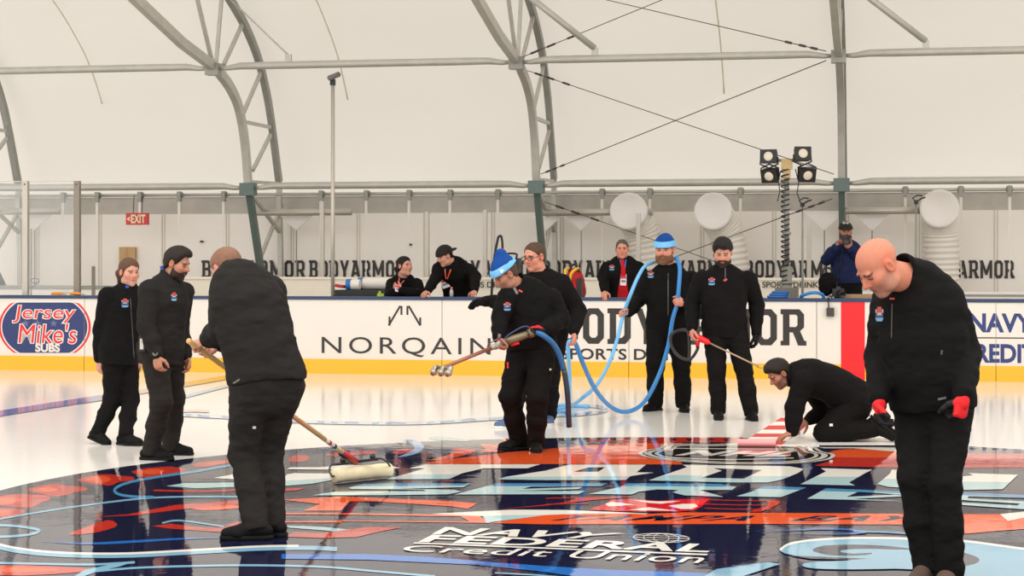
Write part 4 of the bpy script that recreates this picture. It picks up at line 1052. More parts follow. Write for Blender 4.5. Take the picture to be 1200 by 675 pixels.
# ================================================================== paint in the ice
ZL = [0.0006]
C_I = dict(navy=srgb(24, 26, 54), navy2=srgb(40, 36, 60), red=srgb(192, 48, 36), orange=srgb(230, 88, 40), lorange=srgb(245, 126, 74), sky=srgb(126, 174, 198), pale=srgb(176, 206, 208), white=srgb(236, 231, 220),
           blue=srgb(38, 106, 184), mid=srgb(78, 142, 184), silver=srgb(214, 208, 198), black=srgb(30, 28, 28), crim=srgb(214, 30, 42), grey=srgb(108, 104, 116), steel=srgb(150, 180, 214))
def M_I(n): return mat_ice('wet_'+n, C_I[n], .035, .14, 0, .5, 1.42)
class Paint:
    """flat painted shapes lying in the ice; outlines are traced on the ground"""
    def __init__(s): s.v = []; s.f = []; s.mi = []; s.m = []
    def _mi(s, c):
        if c not in s.m: s.m.append(c)
        return s.m.index(c)
    def ground_poly(s, P, c):
        ZL[0] += 4e-5; k = len(s.v); tr = poly_tris(P); s.v += [(p[0], p[1], ZL[0]) for p in P]
        for t in tr:
            a, b, d = [np.array(P[i][:2]) for i in t]; cr = (b-a)[0]*(d-a)[1]-(b-a)[1]*(d-a)[0]
            s.f.append(tuple(i+k for i in (t if cr > 0 else t[::-1]))); s.mi.append(s._mi(c))
    def poly(s, pts, c, sm=0):
        P = [ground(x, y)[:2] for x, y in pts]
        if sm: P = [q[:2] for q in spline([(a, b, 0) for a, b in P], sm, True)]
        s.ground_poly(P, c)
    def ribbon(s, pts, w, c, taper=False):
        """w = apparent thickness in the photo, turned into a width on the ice"""
        L = spline([(x, y, 0) for x, y in pts], 8); up = []; dn = []
        for i, q in enumerate(L):
            t = L[min(i+1, len(L)-1)]-L[max(i-1, 0)]; n_ = nrm([-t[1], t[0], 0]); k = w/2
            if taper: k *= max(.12, math.sin(math.pi*min(1, max(0, i/(len(L)-1)))))
            up.append((q[0]+n_[0]*k, q[1]+n_[1]*k)); dn.append((q[0]-n_[0]*k, q[1]-n_[1]*k))
        ZL[0] += 4e-5; P = [ground(*q)[:2] for q in up+dn]; k = len(s.v); n_ = len(up)
        s.v += [(p[0], p[1], ZL[0]) for p in P]; m = s._mi(c)
        for i in range(n_-1):
            f = (k+i, k+i+1, k+n_+i+1, k+n_+i); a, b, d = [np.array(s.v[j][:2]) for j in f[:3]]; cr = (b-a)[0]*(d-a)[1]-(b-a)[1]*(d-a)[0]
            s.f.append(f if cr > 0 else f[::-1]); s.mi.append(m)
    def text(s, txt, tl, tr, br, bl, c, bold=0.0, shear=0.0, space=1.0):
        V, Fc = text_mesh(txt, bold, shear, space); ZL[0] += 4e-5; k = len(s.v); tl, tr, br, bl = map(np.array, (tl, tr, br, bl)); m = s._mi(c)
        for x, y in V:
            q = (bl*(1-x)+br*x)*(1-y)+(tl*(1-x)+tr*x)*y; g = ground(q[0], q[1]); s.v.append((g[0], g[1], ZL[0]))
        for f in Fc:
            f = tuple(i+k for i in f); a, b, d = [np.array(s.v[j][:2]) for j in f[:3]]; cr = (b-a)[0]*(d-a)[1]-(b-a)[1]*(d-a)[0]
            s.f.append(f if cr >= 0 else f[::-1]); s.mi.append(m)
    def build(s, name, parent=None, origin=None):
        o = link(name, s.v, s.f, [M_I(c) if isinstance(c, str) else c for c in s.m], parent, False, origin)
        o.data.polygons.foreach_set('material_index', s.mi); return o
LC = np.array([1.2, 12.45]); LR = 4.82
logo = empty('centre_ice_emblem', (LC[0], LC[1], 0)); tag(logo, 'huge round navy, orange and pale blue emblem painted in the wet ice', 'emblem')
p = Paint(); p.ground_poly([LC+LR*np.array([math.cos(t), math.sin(t)]) for t in np.linspace(0, 2*math.pi, 121)[:-1]], 'navy'); p.build('disc', logo)
# --- rim flames
p = Paint()
p.poly([(690, 514.2), (780, 512.4), (870, 512.6), (872, 518.5), (690, 518.2)], 'red')
for x in range(693, 870, 22): p.poly([(x, 514.6), (x+8, 513.6), (x+13, 515.2), (x+4, 517)], 'navy')
FL = [([(0,582),(22,579),(55,581),(58,586),(48,589),(35,595),(0,592)], [(0,583),(20,583.5),(27,587),(10,590),(0,590)]),
      ([(32,574),(45,570),(68,566.5),(75,569),(100,571),(101,575),(88,577),(80,580),(65,582),(40,577)], [(42,574),(55,570.5),(68,574),(62,577),(45,576)]),
      ([(90,563),(110,557),(128,556),(140,557.5),(156,559),(155,563),(140,565),(130,569),(115,568)], [(100,563),(112,558.5),(122,558),(130,562),(118,566.5)]),
      ([(154,553),(170,549),(200,547),(220,551),(208,554),(190,557),(172,560),(163,557)], [(163,553),(180,549.5),(192,551),(188,555),(175,556)]),
      ([(225,545),(240,541),(262,539.5),(285,538),(284,541),(265,543),(245,547),(232,547.5)], [(240,543.5),(262,541),(270,541.5),(250,544.5)]),
      ([(0,596),(28,598),(26,602),(10,606),(0,606)], [(0,598),(15,600),(0,603)])]
p.build('rim_band', logo)
for a, b in FL: p = Paint(); p.poly(a, 'red', 3); p.poly(b, 'orange', 3); p.build('rim_flame', logo)
for a in ([(338,541),(345,533.5),(362,534.5),(358,541)], [(380,534),(400,530),(440,528),(438,531.5),(400,534.5)], [(458,531),(468,526.5),(483,525.5),(485,529),(470,532)]): p = Paint(); p.poly(a, 'red', 2); p.build('rim_flame', logo)
# --- orange upper field with flame tongues
p = Paint()
p.poly([(497,543),(520,539),(560,534.5),(592,530.5),(640,526.5),(690,521.5),(740,519.2),(800,519),(790,530),(800,544.5),(640,544),(500,544)], 'orange')
p.poly([(505,538.5),(525,533.5),(531,529.5),(532,526),(558,526.5),(553,531),(535,536),(515,539.5)], 'orange', 2)
p.poly([(561,520.3),(590,521),(600,519),(583,515),(612,514.4),(640,516),(607,523),(598,528),(560,531),(569,526)], 'orange', 2)
p.poly([(955,545.5),(975,540),(980,534),(1065,535),(1080,530.5),(1205,532),(1205,548.5),(1070,548.5),(960,546.5)], 'red')
p.poly([(980,535.8),(970,531),(985,527),(1010,526.5),(1040,528.5),(1060,531.5),(1072,534),(1060,536.5),(985,536.2)], 'orange', 2)
p.poly([(955,523),(1060,525),(1078,530),(1050,529.5),(1000,525.5),(965,525.5)], 'white')
p.poly([(472,516),(485,515.8),(494,519.5),(497,524.5),(490,531),(480,534),(466,536.2),(480,530),(485.5,526),(483,521)], 'steel', 2)
p.poly([(502,513.2),(512,511.8),(530,512.8),(552,517.5),(535,517),(512,516)], 'pale', 2)
p.build('flame_field', logo)
# --- blue swooshes and flames of the left half
p = Paint()
p.poly([(55,611),(90,608),(150,603),(205,592),(300,585),(300,590),(210,597.5),(160,604),(110,606.5)], 'red')
p.poly([(80,627),(95,620),(125,610),(136,613),(135,618),(110,625)], 'red', 2)
p.ribbon([(180,575), (230,576), (268,575.2), (296,573.5)], 2, 'red')
p.poly([(225,596.2),(250,594),(275,592.3),(290,594),(270,597),(240,598.4)], 'orange', 2)
p.poly([(178,617),(200,614),(240,619),(262,618),(275,612),(292,612),(293,617.5),(258,624),(200,620)], 'red')
p.poly([(0,663),(60,664),(115,668),(60,673.5),(0,674.5)], 'red', 2); p.poly([(5,665.5),(50,666),(70,668.5),(30,671),(5,671)], 'orange', 2)
p.ribbon([(-30,613), (0,608.5), (40,601.5), (100,592.5), (160,585.2), (210,582.6), (310,582.4)], 2, 'sky')
p.ribbon([(300,540), (262,547), (230,552.5), (180,560), (150,566), (135,573), (138,579), (155,582.2), (180,583)], 3, 'mid')
p.poly([(195,570),(215,566.5),(292,565.5),(305,570),(230,572.5)], 'pale'); p.poly([(250,560.5),(290,553),(300,556),(275,562)], 'white')
p.ribbon([(-10,615.5), (20,617), (40,620), (46,622.5), (38,626), (20,628.5), (-10,630)], 3, 'sky')
p.ribbon([(48,635), (100,637.5), (150,635.5), (210,632), (275,630.5)], 3, 'blue', True)
p.ribbon([(-30,630), (0,642), (40,648.5), (90,651.5), (150,651.5), (220,648), (300,643.5), (360,642.5), (395,644)], 5, 'sky', False)
p.ribbon([(-30,626), (0,638.5), (40,645.5), (90,648.8), (150,649), (220,645.5), (300,641), (350,640)], 2.4, 'white')
p.ribbon([(-10,660), (60,661.5), (110,662), (158,659.5)], 2.6, 'sky')
p.poly([(158,658),(140,664.5),(115,670),(95,677),(80,680),(100,668),(130,662)], 'sky')
p.ribbon([(112,670), (160,666), (230,663.8), (300,663), (380,665), (440,670), (510,676)], 2.4, 'sky')
p.ribbon([(190,613.5), (205,610.5), (225,612), (262,617.5)], 2.0, 'sky')
p.poly([(333,616.5),(360,617),(385,618.5),(408,621),(405,625),(380,622),(340,619)], 'pale')
p.poly([(333,629.5),(345,624),(380,625),(430,618),(472,618.3),(440,624.5),(418,630),(375,631)], 'red')
p.poly([(330,586),(400,582.5),(515,587),(560,590),(548,597),(530,594),(440,588),(410,588),(400,599),(355,599),(375,591)], 'orange')
p.poly([(333,573),(357,572),(350,575),(333,576)], 'red')
p.poly([(330,649.8),(430,649.8),(500,653),(580,659.5),(640,664),(720,668.5),(800,671),(900,676),(900,680),(700,680),(640,671),(560,662.5),(430,656.5),(330,655.5)], 'blue')
p.ribbon([(580,672), (620,674), (660,677)], 1.6, 'sky')
p.build('swooshes', logo)
# --- orange club band with dark lettering, white arrow blades
p = Paint()
p.poly([(330,601.5),(400,601.8),(560,604),(575,613.5),(610,608),(640,604),(700,602.5),(760,602.8),(800,601),(1062,602.5),(1135,603),(1205,603),(1205,620),(1165,623),(1133,626),(1070,615.5),(900,614.5),(640,615),(560,613.2),(400,611.5),(400,613),(330,612.8),(330,611.5),(400,610.5),(550,611.5),(540,605.8),(400,603.6),(330,603.4)], 'orange')
p.text('TAMPA  BAY', (668,604.6), (1090,605), (1075,611.5), (640,610.5), 'navy', .03, .3, 1.1)
p.poly([(505,602.6),(600,597.8),(665,598.2),(762,602.4),(690,602.4),(640,604),(610,608),(570,613.2),(566,605.4),(520,603.6)], 'white')
p.poly([(566,605.4),(570,613.2),(610,608),(640,604),(600,604)], 'pale')
p.poly([(1172,603),(1205,599.5),(1205,606),(1181,611)], 'white')
p.poly([(585,597.5),(660,589.5),(680,583),(745,582.5),(690,587),(640,593)], 'red')
for y in (587, 592.2, 597.2): p.ribbon([(826,y-1), (860,y), (905,y+.3)], 1.1, 'red')
for y in (583.5, 590.5): p.ribbon([(640,y+1), (690,y)], 1.1, 'red')
p.poly([(898,588),(912,587),(914,590),(905,595),(892,600),(878,600),(900,593)], 'red', 2)
p.build('club_band', logo)
# --- crossed red ribbon
p = Paint()
p.poly([(688,598),(707,592),(716,586.3),(745,585.6),(772,587.5),(800,585.2),(830,586.4),(822,594.5),(815,598.3),(795,600.3),(740,600)], 'crim')
for a in ([(709,591.2),(716,588.6),(732,590.3),(743,592),(725,593.5),(713,594)], [(783,593.4),(800,591),(815,591),(818,594.2),(810,597),(798,597)], [(742,586.4),(770,588.2),(798,587.6),(775,591),(760,590)], [(735,598.4),(760,595),(775,597),(795,599.2)]): p.poly(a, 'white')
p.build('crossed_ribbon', logo)
# --- title lettering, two rows of slanted block letters, white over pale blue
ROW1 = {'S': [(333,562),(336,556.5),(345,555),(392,555.5),(470,549),(455,546),(400,545.8),(375,548),(340,548),(336,550.5),(400,551),(402,559),(396,562),(365,567.5),(333,570)],
        'T': [(480,549.3),(498,544.6),(633,544.6),(618,549.3),(567,549.3),(542,555),(526,562),(452,562.3),(476,556),(498,549.3)],
        'A': [(583,562.3),(592,559.5),(640,552),(667,545),(757,545),(746,554),(766,554.4),(739,558.5),(733,563.2),(640,563.2)],
        'D': [(760,563.6),(805,548),(800,545.2),(860,546),(925,547),(942,550),(935,555),(915,563),(900,566),(860,566)],
        'I': [(938,568),(968,553),(962,549.2),(1022,551),(1012,556),(995,566),(1002,569.6)],
        'U': [(1028,568),(1043,555.5),(1045,551),(1098,553.5),(1090,572.5),(1060,572.5),(1040,571)],
        'M': [(1098,573),(1120,560),(1140,557.5),(1134,555),(1193,557),(1175,574),(1128,575)]}
CUT1 = {'A': [(672,553.4),(690,548.2),(709,548.2),(701,553.4)], 'D': [(822,560.5),(846,552.2),(836,549.2),(885,551),(893,551.3),(878,558.5),(872,561.5)]}
LOW = {'S': [(333,564),(400,560),(396,562),(365,567.5),(333,570)], 'T': [(478,556.5),(538,556.5),(526,562),(452,562.3)], 'A': [(583,562.3),(592,559.5),(690,558.7),(739,558.5),(733,563.2),(640,563.2)],
       'D': [(760,563.6),(781,557.2),(824,558),(822,560.5),(872,561.5),(878,558.5),(927,558.5),(915,563),(900,566),(860,566)], 'I': [(938,568),(956,559.2),(1006,559.4),(995,566),(1002,569.6)], 'U': [(1028,568),(1036,561.5),(1094,563),(1090,572.5),(1060,572.5),(1040,571)], 'M': [(1098,573),(1112,565),(1184,565.5),(1175,574),(1128,575)]}
ROW2 = {'S': [(408,572.3),(425,568),(470,566.6),(552,567.4),(543,571.6),(470,573.4),(532,574.6),(541,576.8),(525,580),(450,581),(366,581.2),(390,577),(500,576.2),(495,574.4),(412,573.8)],
        'E': [(533,580.2),(583,567),(712,567),(705,570.4),(622,571),(612,573.6),(682,571.4),(678,573.8),(600,576.2),(686,576),(678,579.8)],
        'R': [(690,579.5),(728,571),(735,567),(845,567.8),(863,571),(858,574.8),(820,575),(848,583),(802,581.2),(788,577.6),(795,575),(770,574.2),(748,577),(740,580.2)],
        'I': [(863,582.2),(880,577.2),(896,570),(945,572),(932,577),(915,583.4)],
        'E2': [(946,585.2),(968,573),(1068,577),(1064,581),(1006,577),(992,583),(1050,580.4),(1062,582.2),(1000,585.4),(1066,588.2)],
        'S2': [(1126,577.5),(1205,581),(1205,584.5),(1135,582.4),(1134,585),(1205,588.5),(1205,598),(1120,592),(1122,589.5),(1192,593.3),(1195,591),(1122,586.4)]}
TOP2 = {'S': [(425,568),(470,566.6),(552,567.4),(548,569.6),(415,570.6)], 'E': [(583,567),(712,567),(705,570.4),(571,570.4)], 'R': [(735,567),(845,567.8),(863,571),(728,570.4)], 'I': [(896,570),(945,572),(938,574.8),(888,573.6)], 'E2': [(968,573),(1068,577),(1066,579.2),(962,576.2)], 'S2': [(1126,577.5),(1205,581),(1205,584.5),(1126,581)]}
p = Paint()
for k_, a in ROW1.items():
    p.poly(a, 'white'); p.poly(LOW[k_], 'pale')
    if k_ in CUT1: p.poly(CUT1[k_], 'navy')
for k_, a in ROW2.items(): p.poly(a, 'pale'); p.poly(TOP2[k_], 'mid')
lab(p.build('title_lettering', logo), 'two rows of slanted white and pale blue block letters')
# --- league shield
def shield(s, dy=0):
    c = np.array([863, 532.2]); pts = [(747,532),(757,528),(773,525.3),(776,521.4),(800,520.2),(830,521),(868,519.6),(925,521),(953,522.8),(958,526),(965,530),(978,533),(975,538),(955,542),(920,544.5),(860,545),(800,542),(762,537.4)]
    return [tuple(c+(np.array(q)-c)*np.array([s, s*.98+(0)])) for q in pts]
p = Paint()
for s_, c_ in ((1.0, 'silver'), (.955, 'black'), (.925, 'silver'), (.86, 'black'), (.83, 'silver'), (.79, 'black')): p.poly(shield(s_), c_, 3)
p.text('NHL', (806,528.4), (944,529.4), (922,535.6), (790,534.4), 'silver', .05, .25, 1.15)
p.ribbon([(786,536.8), (850,539.2), (930,537.4)], 1.0, 'silver'); p.ribbon([(790,526), (850,526.6), (930,526.8)], .9, 'silver')
p.build('league_shield', logo)
# --- sponsor lettering
p = Paint()
p.text('NAVY', (522,618.4), (733,626), (692,632.6), (506,626.8), 'white', .026, 0, 1.04)
p.text('FEDERAL', (507,627.4), (846,639.2), (829,648.4), (490,636), 'white', .026, 0, 1.04)
p.poly([(486,636.6), (830,650.2), (828,652), (484,637.8)], 'white')
p.text('Credit Union', (482,639.6), (834,651.4), (818,661), (466,646.4), 'white', .004, 0, 1.04)
for ry, rx in ((5.2, 33), (5.0, 21), (4.9, 9)): p.ribbon([(775+rx*math.cos(t)-.06*0, 631.4+ry*math.sin(t)+(rx*math.cos(t))*.03) for t in np.linspace(0, 6.283, 25)], .6, 'white')
p.ribbon([(742,630.4), (808,632.4)], .6, 'white'); p.ribbon([(748,628.2), (804,630)], .5, 'white'); p.ribbon([(748,633), (804,635)], .5, 'white')
p.build('sponsor_lettering', logo)
# --- big pale wave at the right
p = Paint()
p.poly([(914,645),(925,639),(950,634.4),(1000,632),(1070,633),(1130,636),(1205,646.5),(1205,680),(1085,680),(1070,668.5),(1000,668.5),(955,667.5),(940,664),(950,660),(1000,657),(930,652)], 'sky', 3)
p.poly([(952,645.5),(965,640.6),(1000,639.4),(1040,641),(1073,645.5),(1020,644.4),(990,645.4),(985,648),(1000,650),(1022,649),(1015,651.6),(980,652.5),(960,649.5)], 'navy', 2)
p.poly([(926,652),(960,653.6),(1018,655.8),(1000,657.2),(950,656)], 'navy'); p.poly([(1120,648),(1140,652),(1148,657),(1142,662),(1120,665)], 'navy', 2)
p.ribbon([(914,645.5), (924,639), (945,634.8), (975,632.4), (1015,631.4), (1070,632.4), (1130,635.2), (1205,645)], 2.4, 'white')
p.ribbon([(885,623.6), (930,622), (965,620.5), (1000,622), (1015,624.6), (985,626.5), (930,625.6)], 2, 'blue', True); p.ribbon([(1000,623.6), (1040,624.6), (1075,627)], 1.8, 'mid')
p.poly([(840,668), (900,660), (915,662), (860,680), (820,680)], 'sky')
p.build('wave', logo)
# --- painted lines on the white ice
def ice_line(segs, label):
    p = Paint()
    for pts, w, c in segs: p.ribbon(pts, w, c)
    o = p.build('ice_line'); tag(o, label, 'line'); return o
lb = mat_ice('ice_line_blue', srgb(86, 110, 178), .1, .1, .2); lt = mat_ice('ice_line_tan', srgb(206, 166, 120), .1, .1, .2); lp = mat_ice('ice_line_pink', srgb(232, 196, 190), .1, .1)
ls = mat_ice('ice_line_sky', srgb(150, 194, 226), .1, .1, .2); ld = mat_ice('ice_line_dash', srgb(72, 138, 204), .1, .1)
segs = [([(-30,490), (60,475.5), (152,461.5)], 6.5, lb), ([(152,461.5), (190,455.5), (272,441.5)], 5, lt)]
for i in range(9):
    x = 4+i*16; segs.append(([(x, 484.2-.155*x), (x+7, 483.2-.155*x)], 3, mat_ice('ice_line_purple', srgb(130, 96, 150), .1, .1)))
ice_line(segs, 'blue and tan line painted across the ice at the left')
ice_line([([(203,469), (235,460.5), (272,451)], 3.4, ls), ([(205,483), (225,481.8), (245,482.5)], 3, lp)], 'pale blue line on the ice behind the bearded man')
arc = [(190,485.5),(260,489.3),(340,494),(420,496.3),(500,496),(580,491),(640,488),(690,485),(711,481),(700,477),(670,475.2),(643,475)]
segs = [(arc, 3.6, mat_ice('ice_line_frost', srgb(206, 220, 234), .1, .1, .1))]
L = spline([(a, b, 0) for a, b in arc], 10); rr = random.Random(4); i = 0
while i < len(L)-3:
    n_ = rr.randint(2, 4); seg = [(q[0], q[1]+rr.uniform(-.8, .8)) for q in L[i:i+n_]]
    if len(seg) > 1: segs.append((seg, rr.uniform(1.4, 2.8), ld))
    i += n_+rr.randint(0, 2)
ice_line(segs, 'speckled blue curved line on the ice, behind the sprayer')
# ================================================================== the people
def badge(I, px, py, w=8, h=10, parent=None):
    m = [mat('badge_navy', srgb(52, 66, 112), .7), mat('badge_sky', srgb(104, 158, 188), .7), mat('badge_red', srgb(170, 62, 54), .7), mat('badge_white', srgb(176, 170, 168), .7)]
    def c(x, y):
        lim = 1.0 if y < .2 else 1.15-.35*y
        if abs(x) > lim or (y < -.6 and abs(x) > .55): return None
        if y < -.6: return 2
        if y < -.2: return 2 if abs(x) < .75 else 3
        if y < .25: return 3 if abs(y) < .12 and abs(x) < .6 else 0
        return 1 if y > .55 else 0
    return patch(I, 'chest_emblem', px, py, w, h, c, m, parent=I['jacket'], n=9, label='small red, white and blue chest emblem')
def tab(I, name, px, py, w, h, c, rot=0.0, bvh=None, parent=None, label=None):
    return patch(I, name, px, py, w, h, lambda x, y: 0, [c], bvh, parent or I['jacket'], 4, label, rot)
M_TABR = mat('tab_red', srgb(206, 60, 48), .6); M_TABW = mat('tab_white', srgb(220, 214, 206), .6); M_ZIP = mat('zip_grey', srgb(74, 72, 70), .4, .3)
M_BLU = mat('collar_blue', srgb(40, 62, 150), .7); M_LANB = mat('lanyard_blue', srgb(50, 92, 160), .7); M_LANO = mat('lanyard_orange', srgb(230, 92, 50), .7)
def up_at(px, py, d): return at_depth(px, py, d)
def ank(px, py, d, lift=.085, s=1.0):
    """ankle above a sole that touches the ice at this pixel"""
    g = ground(px, py); return (px, HY-(lift-CAMH)*F_PX/g[1] if False else HY+(CAMH-lift*s)*F_PX/g[1], g[1]-d)
# 1 woman striding at the left
d = 16.8
P1 = person('woman with auburn ponytail in a black jacket walking at the left', d, (140, 405, 0), (149, 341, 0), (151.5, 319, -.03), (.62, -.75, -.12), (.8, -.6), (.55, -.83),
    dict(w=(116, 422, .0), pole=(-.7, .5, -.4), dir=(.02, -.15, -1), curl=.5), dict(w=(163, 421, .14), pole=(.4, .6, -.4), dir=(.1, 0, -1), curl=.4),
    dict(a=ank(115, 520, d, .10), k=(132, 468, .0), toe=(.75, -.62, -.25), up=(.28, 0, .95)), dict(a=ank(147, 522, d), k=(153, 468, .05), toe=(.85, -.5, 0)),
    s=.94, hs=.99, tone='fair', wide=.98, jac=.03, hem=.33, brow=(.12, .07, .05), jaw=.92, collar=.08)
add_hair(P1, 'hair_auburn', th=.012, ys=(-.13, -.06, -.02, .02, .05, .08, .12), zs=(-.075, -.07, -.04, .0, .045, .066, .075))
H = P1['head']
surf_obj('ponytail', wrinkle(uni([cone(H.p(0, -.10, .0), H.p(.015, -.15, -.03), .028, .034), cone(H.p(.015, -.15, -.03), H.p(.02, -.135, -.14), .034, .012)], .02), .008, (40, 40, 14)), .006, mat_cloth('hair_auburn'), P1['o'])
badge(P1, 146.5, 355); tab(P1, 'zip', 155, 385, 1, 70, M_ZIP, -.06); tab(P1, 'collar_lining', 149, 336, 4, 3, M_BLU); tab(P1, 'pocket_mark', 127, 429, 3, 1.4, M_TABW, -.1)
# 2 bearded man
d = 15.3
P2 = person('bearded dark-haired man in profile standing at the left beside the woman', d, (189, 407, 0), (196, 331, 0), (207.5, 309, -.03), (.93, -.3, -.3), (.85, -.5), (.8, -.6),
    dict(w=(184, 417, -.27), pole=(-.8, -.1, -.3), dir=(.12, -.12, -1), palm=(.45, .85, 0), curl=.55), dict(w=(219, 418, .16), pole=(-.5, .5, -.3), dir=(.12, -.1, -1), curl=.5),
    dict(a=ank(177, 539, d), toe=(.95, -.3, 0), pole=(.7, -.7, 0)), dict(a=ank(200, 533, d), toe=(.95, -.25, 0), pole=(.9, -.3, 0)),
    s=.99, hs=1.02, tone='olive', wide=1.02, jac=.032, hem=.26, cloth='glare_cloth', pants='glare_trouser', collar=.09, pant_w=1.08, coll_open=.006)
add_hair(P2, 'hair_dark', th=.014, top=.012); add_beard(P2, 'hair_deep', th=.005, low=.004)
badge(P2, 204, 347.5, 6.5, 10); tab(P2, 'collar_lining', 190, 314, 5, 4, M_BLU)
# 3 man pushing the roller, seen from behind
d = 11.0
P3 = person('man with short ginger hair seen from behind, bending to push a paint roller', d, (313, 444, .02), (279, 322, .22), (265.5, 316, .36), (-.62, .62, -.52), (-.45, .9), (-.5, .87),
    dict(w=(254, 405, .50), e=(318, 384, .58), dir=(-.5, -.35, -.55), palm=(-.3, -.2, .9), curl=.95), dict(w=(243, 399, .27), e=(262, 386, .12), dir=(-.75, .1, -.25), palm=(.2, .5, -.8), curl=.95, sleeve=1.12),
    dict(a=ank(319, 628, d), toe=(-.75, .4, 0), pole=(-.5, .8, 0)), dict(a=ank(300, 632, d), toe=(-.93, -.1, 0), pole=(-.5, .8, 0)),
    s=1.0, hs=1.04, h=.0062, tone='fair', wide=1.12, jac=.04, hem=.03, cloth='glare_cloth', pants='glare_trouser', shL=(267, 350, .12), shR=(317, 343, .36), bend=(.04, -.06, .0), belly=.15, pant_w=1.12, collar=.12, cuff=.035, wr=.009)
add_hair(P3, 'hair_tawny', th=.009, ys=(-.13, -.06, -.02, .03, .055, .075, .12))
tab(P3, 'shoulder_seam', 300, 330, 40, .5, mat('seam_black', srgb(24, 22, 22), .8), .35)
tab(P3, 'pocket_mark', 277, 447, 9, 2.0, mat('mark_grey', srgb(104, 98, 92), .6), -.55)
tab(P3, 'trouser_mark', 298, 501, 4, 3, M_TABW, 0, P3['tb'], P3['trousers'])
# 4 sprayer in a blue beanie
d = 16.05
P4 = person('man in a blue beanie bending over a brass spray lance', d, (624, 404, .02), (611, 336, -.03), (592.5, 322, -.12), (-.78, -.35, -.52), (-.5, -.87), (-.55, -.83),
    dict(w=(584.5, 396, -.33), e=(586, 374, -.17), dir=(.12, -.3, -.6), palm=(.9, 0, -.1), curl=.8), dict(w=(635, 386, -.30), e=(658, 375, .0), dir=(-.95, -.1, .02), palm=(0, -.4, -.9), curl=.9, glove='back'),
    dict(a=ank(608, 527, d), toe=(-.8, -.5, 0), pole=(-.5, -.8, 0)), dict(a=ank(628, 530, d-.1), toe=(.05, -1, 0), pole=(-.1, -1, 0)),
    s=1.0, hs=1.06, tone='tan', wide=1.06, jac=.032, hem=.1, belly=.3, shL=(646, 350, .02), shR=(595, 349, -.12), bend=(.03, .06, 0), pant_w=1.14, collar=.07, stub=.35, stubcol=(.22, .13, .1))
add_hair(P4, 'hair_brown', th=.006)
bo, co, cb = add_beanie(P4, .03)
patch(P4, 'knit_mark', 588, 318, 5, 4, lambda x, y: 0 if abs(x) < .75-.6*y else None, [M_TABW], cb, co, 6)
badge(P4, 594.5, 359, 8, 10); tab(P4, 'collar_tab', 610, 341, 5, 2, M_TABR, .5); tab(P4, 'collar_lining', 604, 340, 3, 10, mat('lining_grey', srgb(110, 108, 106), .7), -.5)
tab(P4, 'pocket_mark', 641, 417, 7, 1.6, M_TABW, -.05); tab(P4, 'pocket_mark', 646, 409, 9, 1.4, mat('mark_grey', srgb(104, 98, 92), .6), -.1)
tab(P4, 'trouser_mark', 645, 433, 2.2, 2.2, M_TABW, 0, P4['tb'], P4['trousers']); tab(P4, 'side_stripe', 595, 428, 2, 7, M_RED, 0, P4['tb'], P4['trousers'])
# 5 man with glasses behind the sprayer
d = 18.1
P5 = person('man wearing glasses, half hidden behind the sprayer, holding a blue hose', d, (640, 388, .1), (636, 324, .05), (626, 301, 0), (-.62, -.76, -.2), (-.4, -.9), (-.45, -.9),
    dict(w=(575, 354, -.25), e=(600, 362, -.25), dir=(-1, -.1, -.12), palm=(0, -.3, -1), curl=.3, hide=True), dict(w=(672, 390, -.2), e=(678, 364, .05), dir=(.1, -.2, -1), palm=(-.9, -.3, 0), curl=.7),
    dict(a=ank(601, 501, d), toe=(-.8, -.5, 0)), dict(a=ank(644, 497, d), toe=(-.1, -1, 0)),
    s=1.02, hs=1.1, tone='pink', wide=1.05, jac=.035, hem=.1, shL=(658, 333, .05), shR=(613, 333, -.02), collar=.07, belly=.2, pant_w=1.1)
for o_ in P5['o'].children:
    if o_.name.startswith('shoe') :
        for m_ in (0,): o_.data.materials[0] = mat_cloth('shoe_blue')
        for c_ in o_.children: c_.data.materials[0] = mat_cloth('sole_white')
add_hair(P5, 'hair_brown', th=.008)
H = P5['head']; mb = MB()
for q in (-1, 1):
    mb.tube([H.p(q*.033+.024*math.cos(t), .104, .004+.017*math.sin(t)) for t in np.linspace(0, 6.283, 17)], .0028, 6, 0, False)
    mb.tube([H.p(q*.057, .102, .009), H.p(q*.08, .03, .012), H.p(q*.083, -.01, .008)], .0028, 6)
mb.tube([H.p(-.011, .106, .008), H.p(.011, .106, .008)], .0028, 6)
mb.build('glasses', mat('glasses_dark', srgb(40, 34, 32), .3), P5['o'], True)
# black glove held out to the left
gl, fr = hand_sdf(at_depth(572, 353, d-.25), (-1, -.1, -.1), (0, -.4, -1), 'R', 1.15, .25, .012)
surf_obj('glove', uni([gl, cone(at_depth(580, 352, d-.25), at_depth(570, 353, d-.25), .055, .05)], .02), .006, mat_cloth('black_cloth'), P5['o'])
# 6 man in the two-tone beanie with the hose over his shoulder
d = 20.4
P6 = person('bearded man in a blue beanie with the blue hose looped over his shoulder', d, (783, 378, 0), (784, 316, 0), (779, 293.5, -.05), (-.32, -.93, -.08), (-.12, -1), (-.15, -1),
    dict(w=(736, 367, -.32), e=(748, 352, .02), dir=(-.75, -.4, .1), palm=(.1, -.7, -.6), curl=.8), dict(w=(802, 355, -.33), e=(822, 365, -.02), dir=(-.9, -.35, .12), palm=(0, .8, -.3), curl=.9),
    dict(a=ank(768, 481, d), toe=(-.62, -.78, 0), pole=(-.2, -1, 0)), dict(a=ank(801, 483, d-.1), toe=(.05, -1, 0), pole=(0, -1, 0)),
    s=1.03, hs=1.15, tone='pink', wide=1.16, jac=.032, hem=.3, belly=.5, shR=(760, 327, .02), shL=(810, 327, .02), collar=.03, pant_w=1.18, jaw=1.12, hw=1.05)
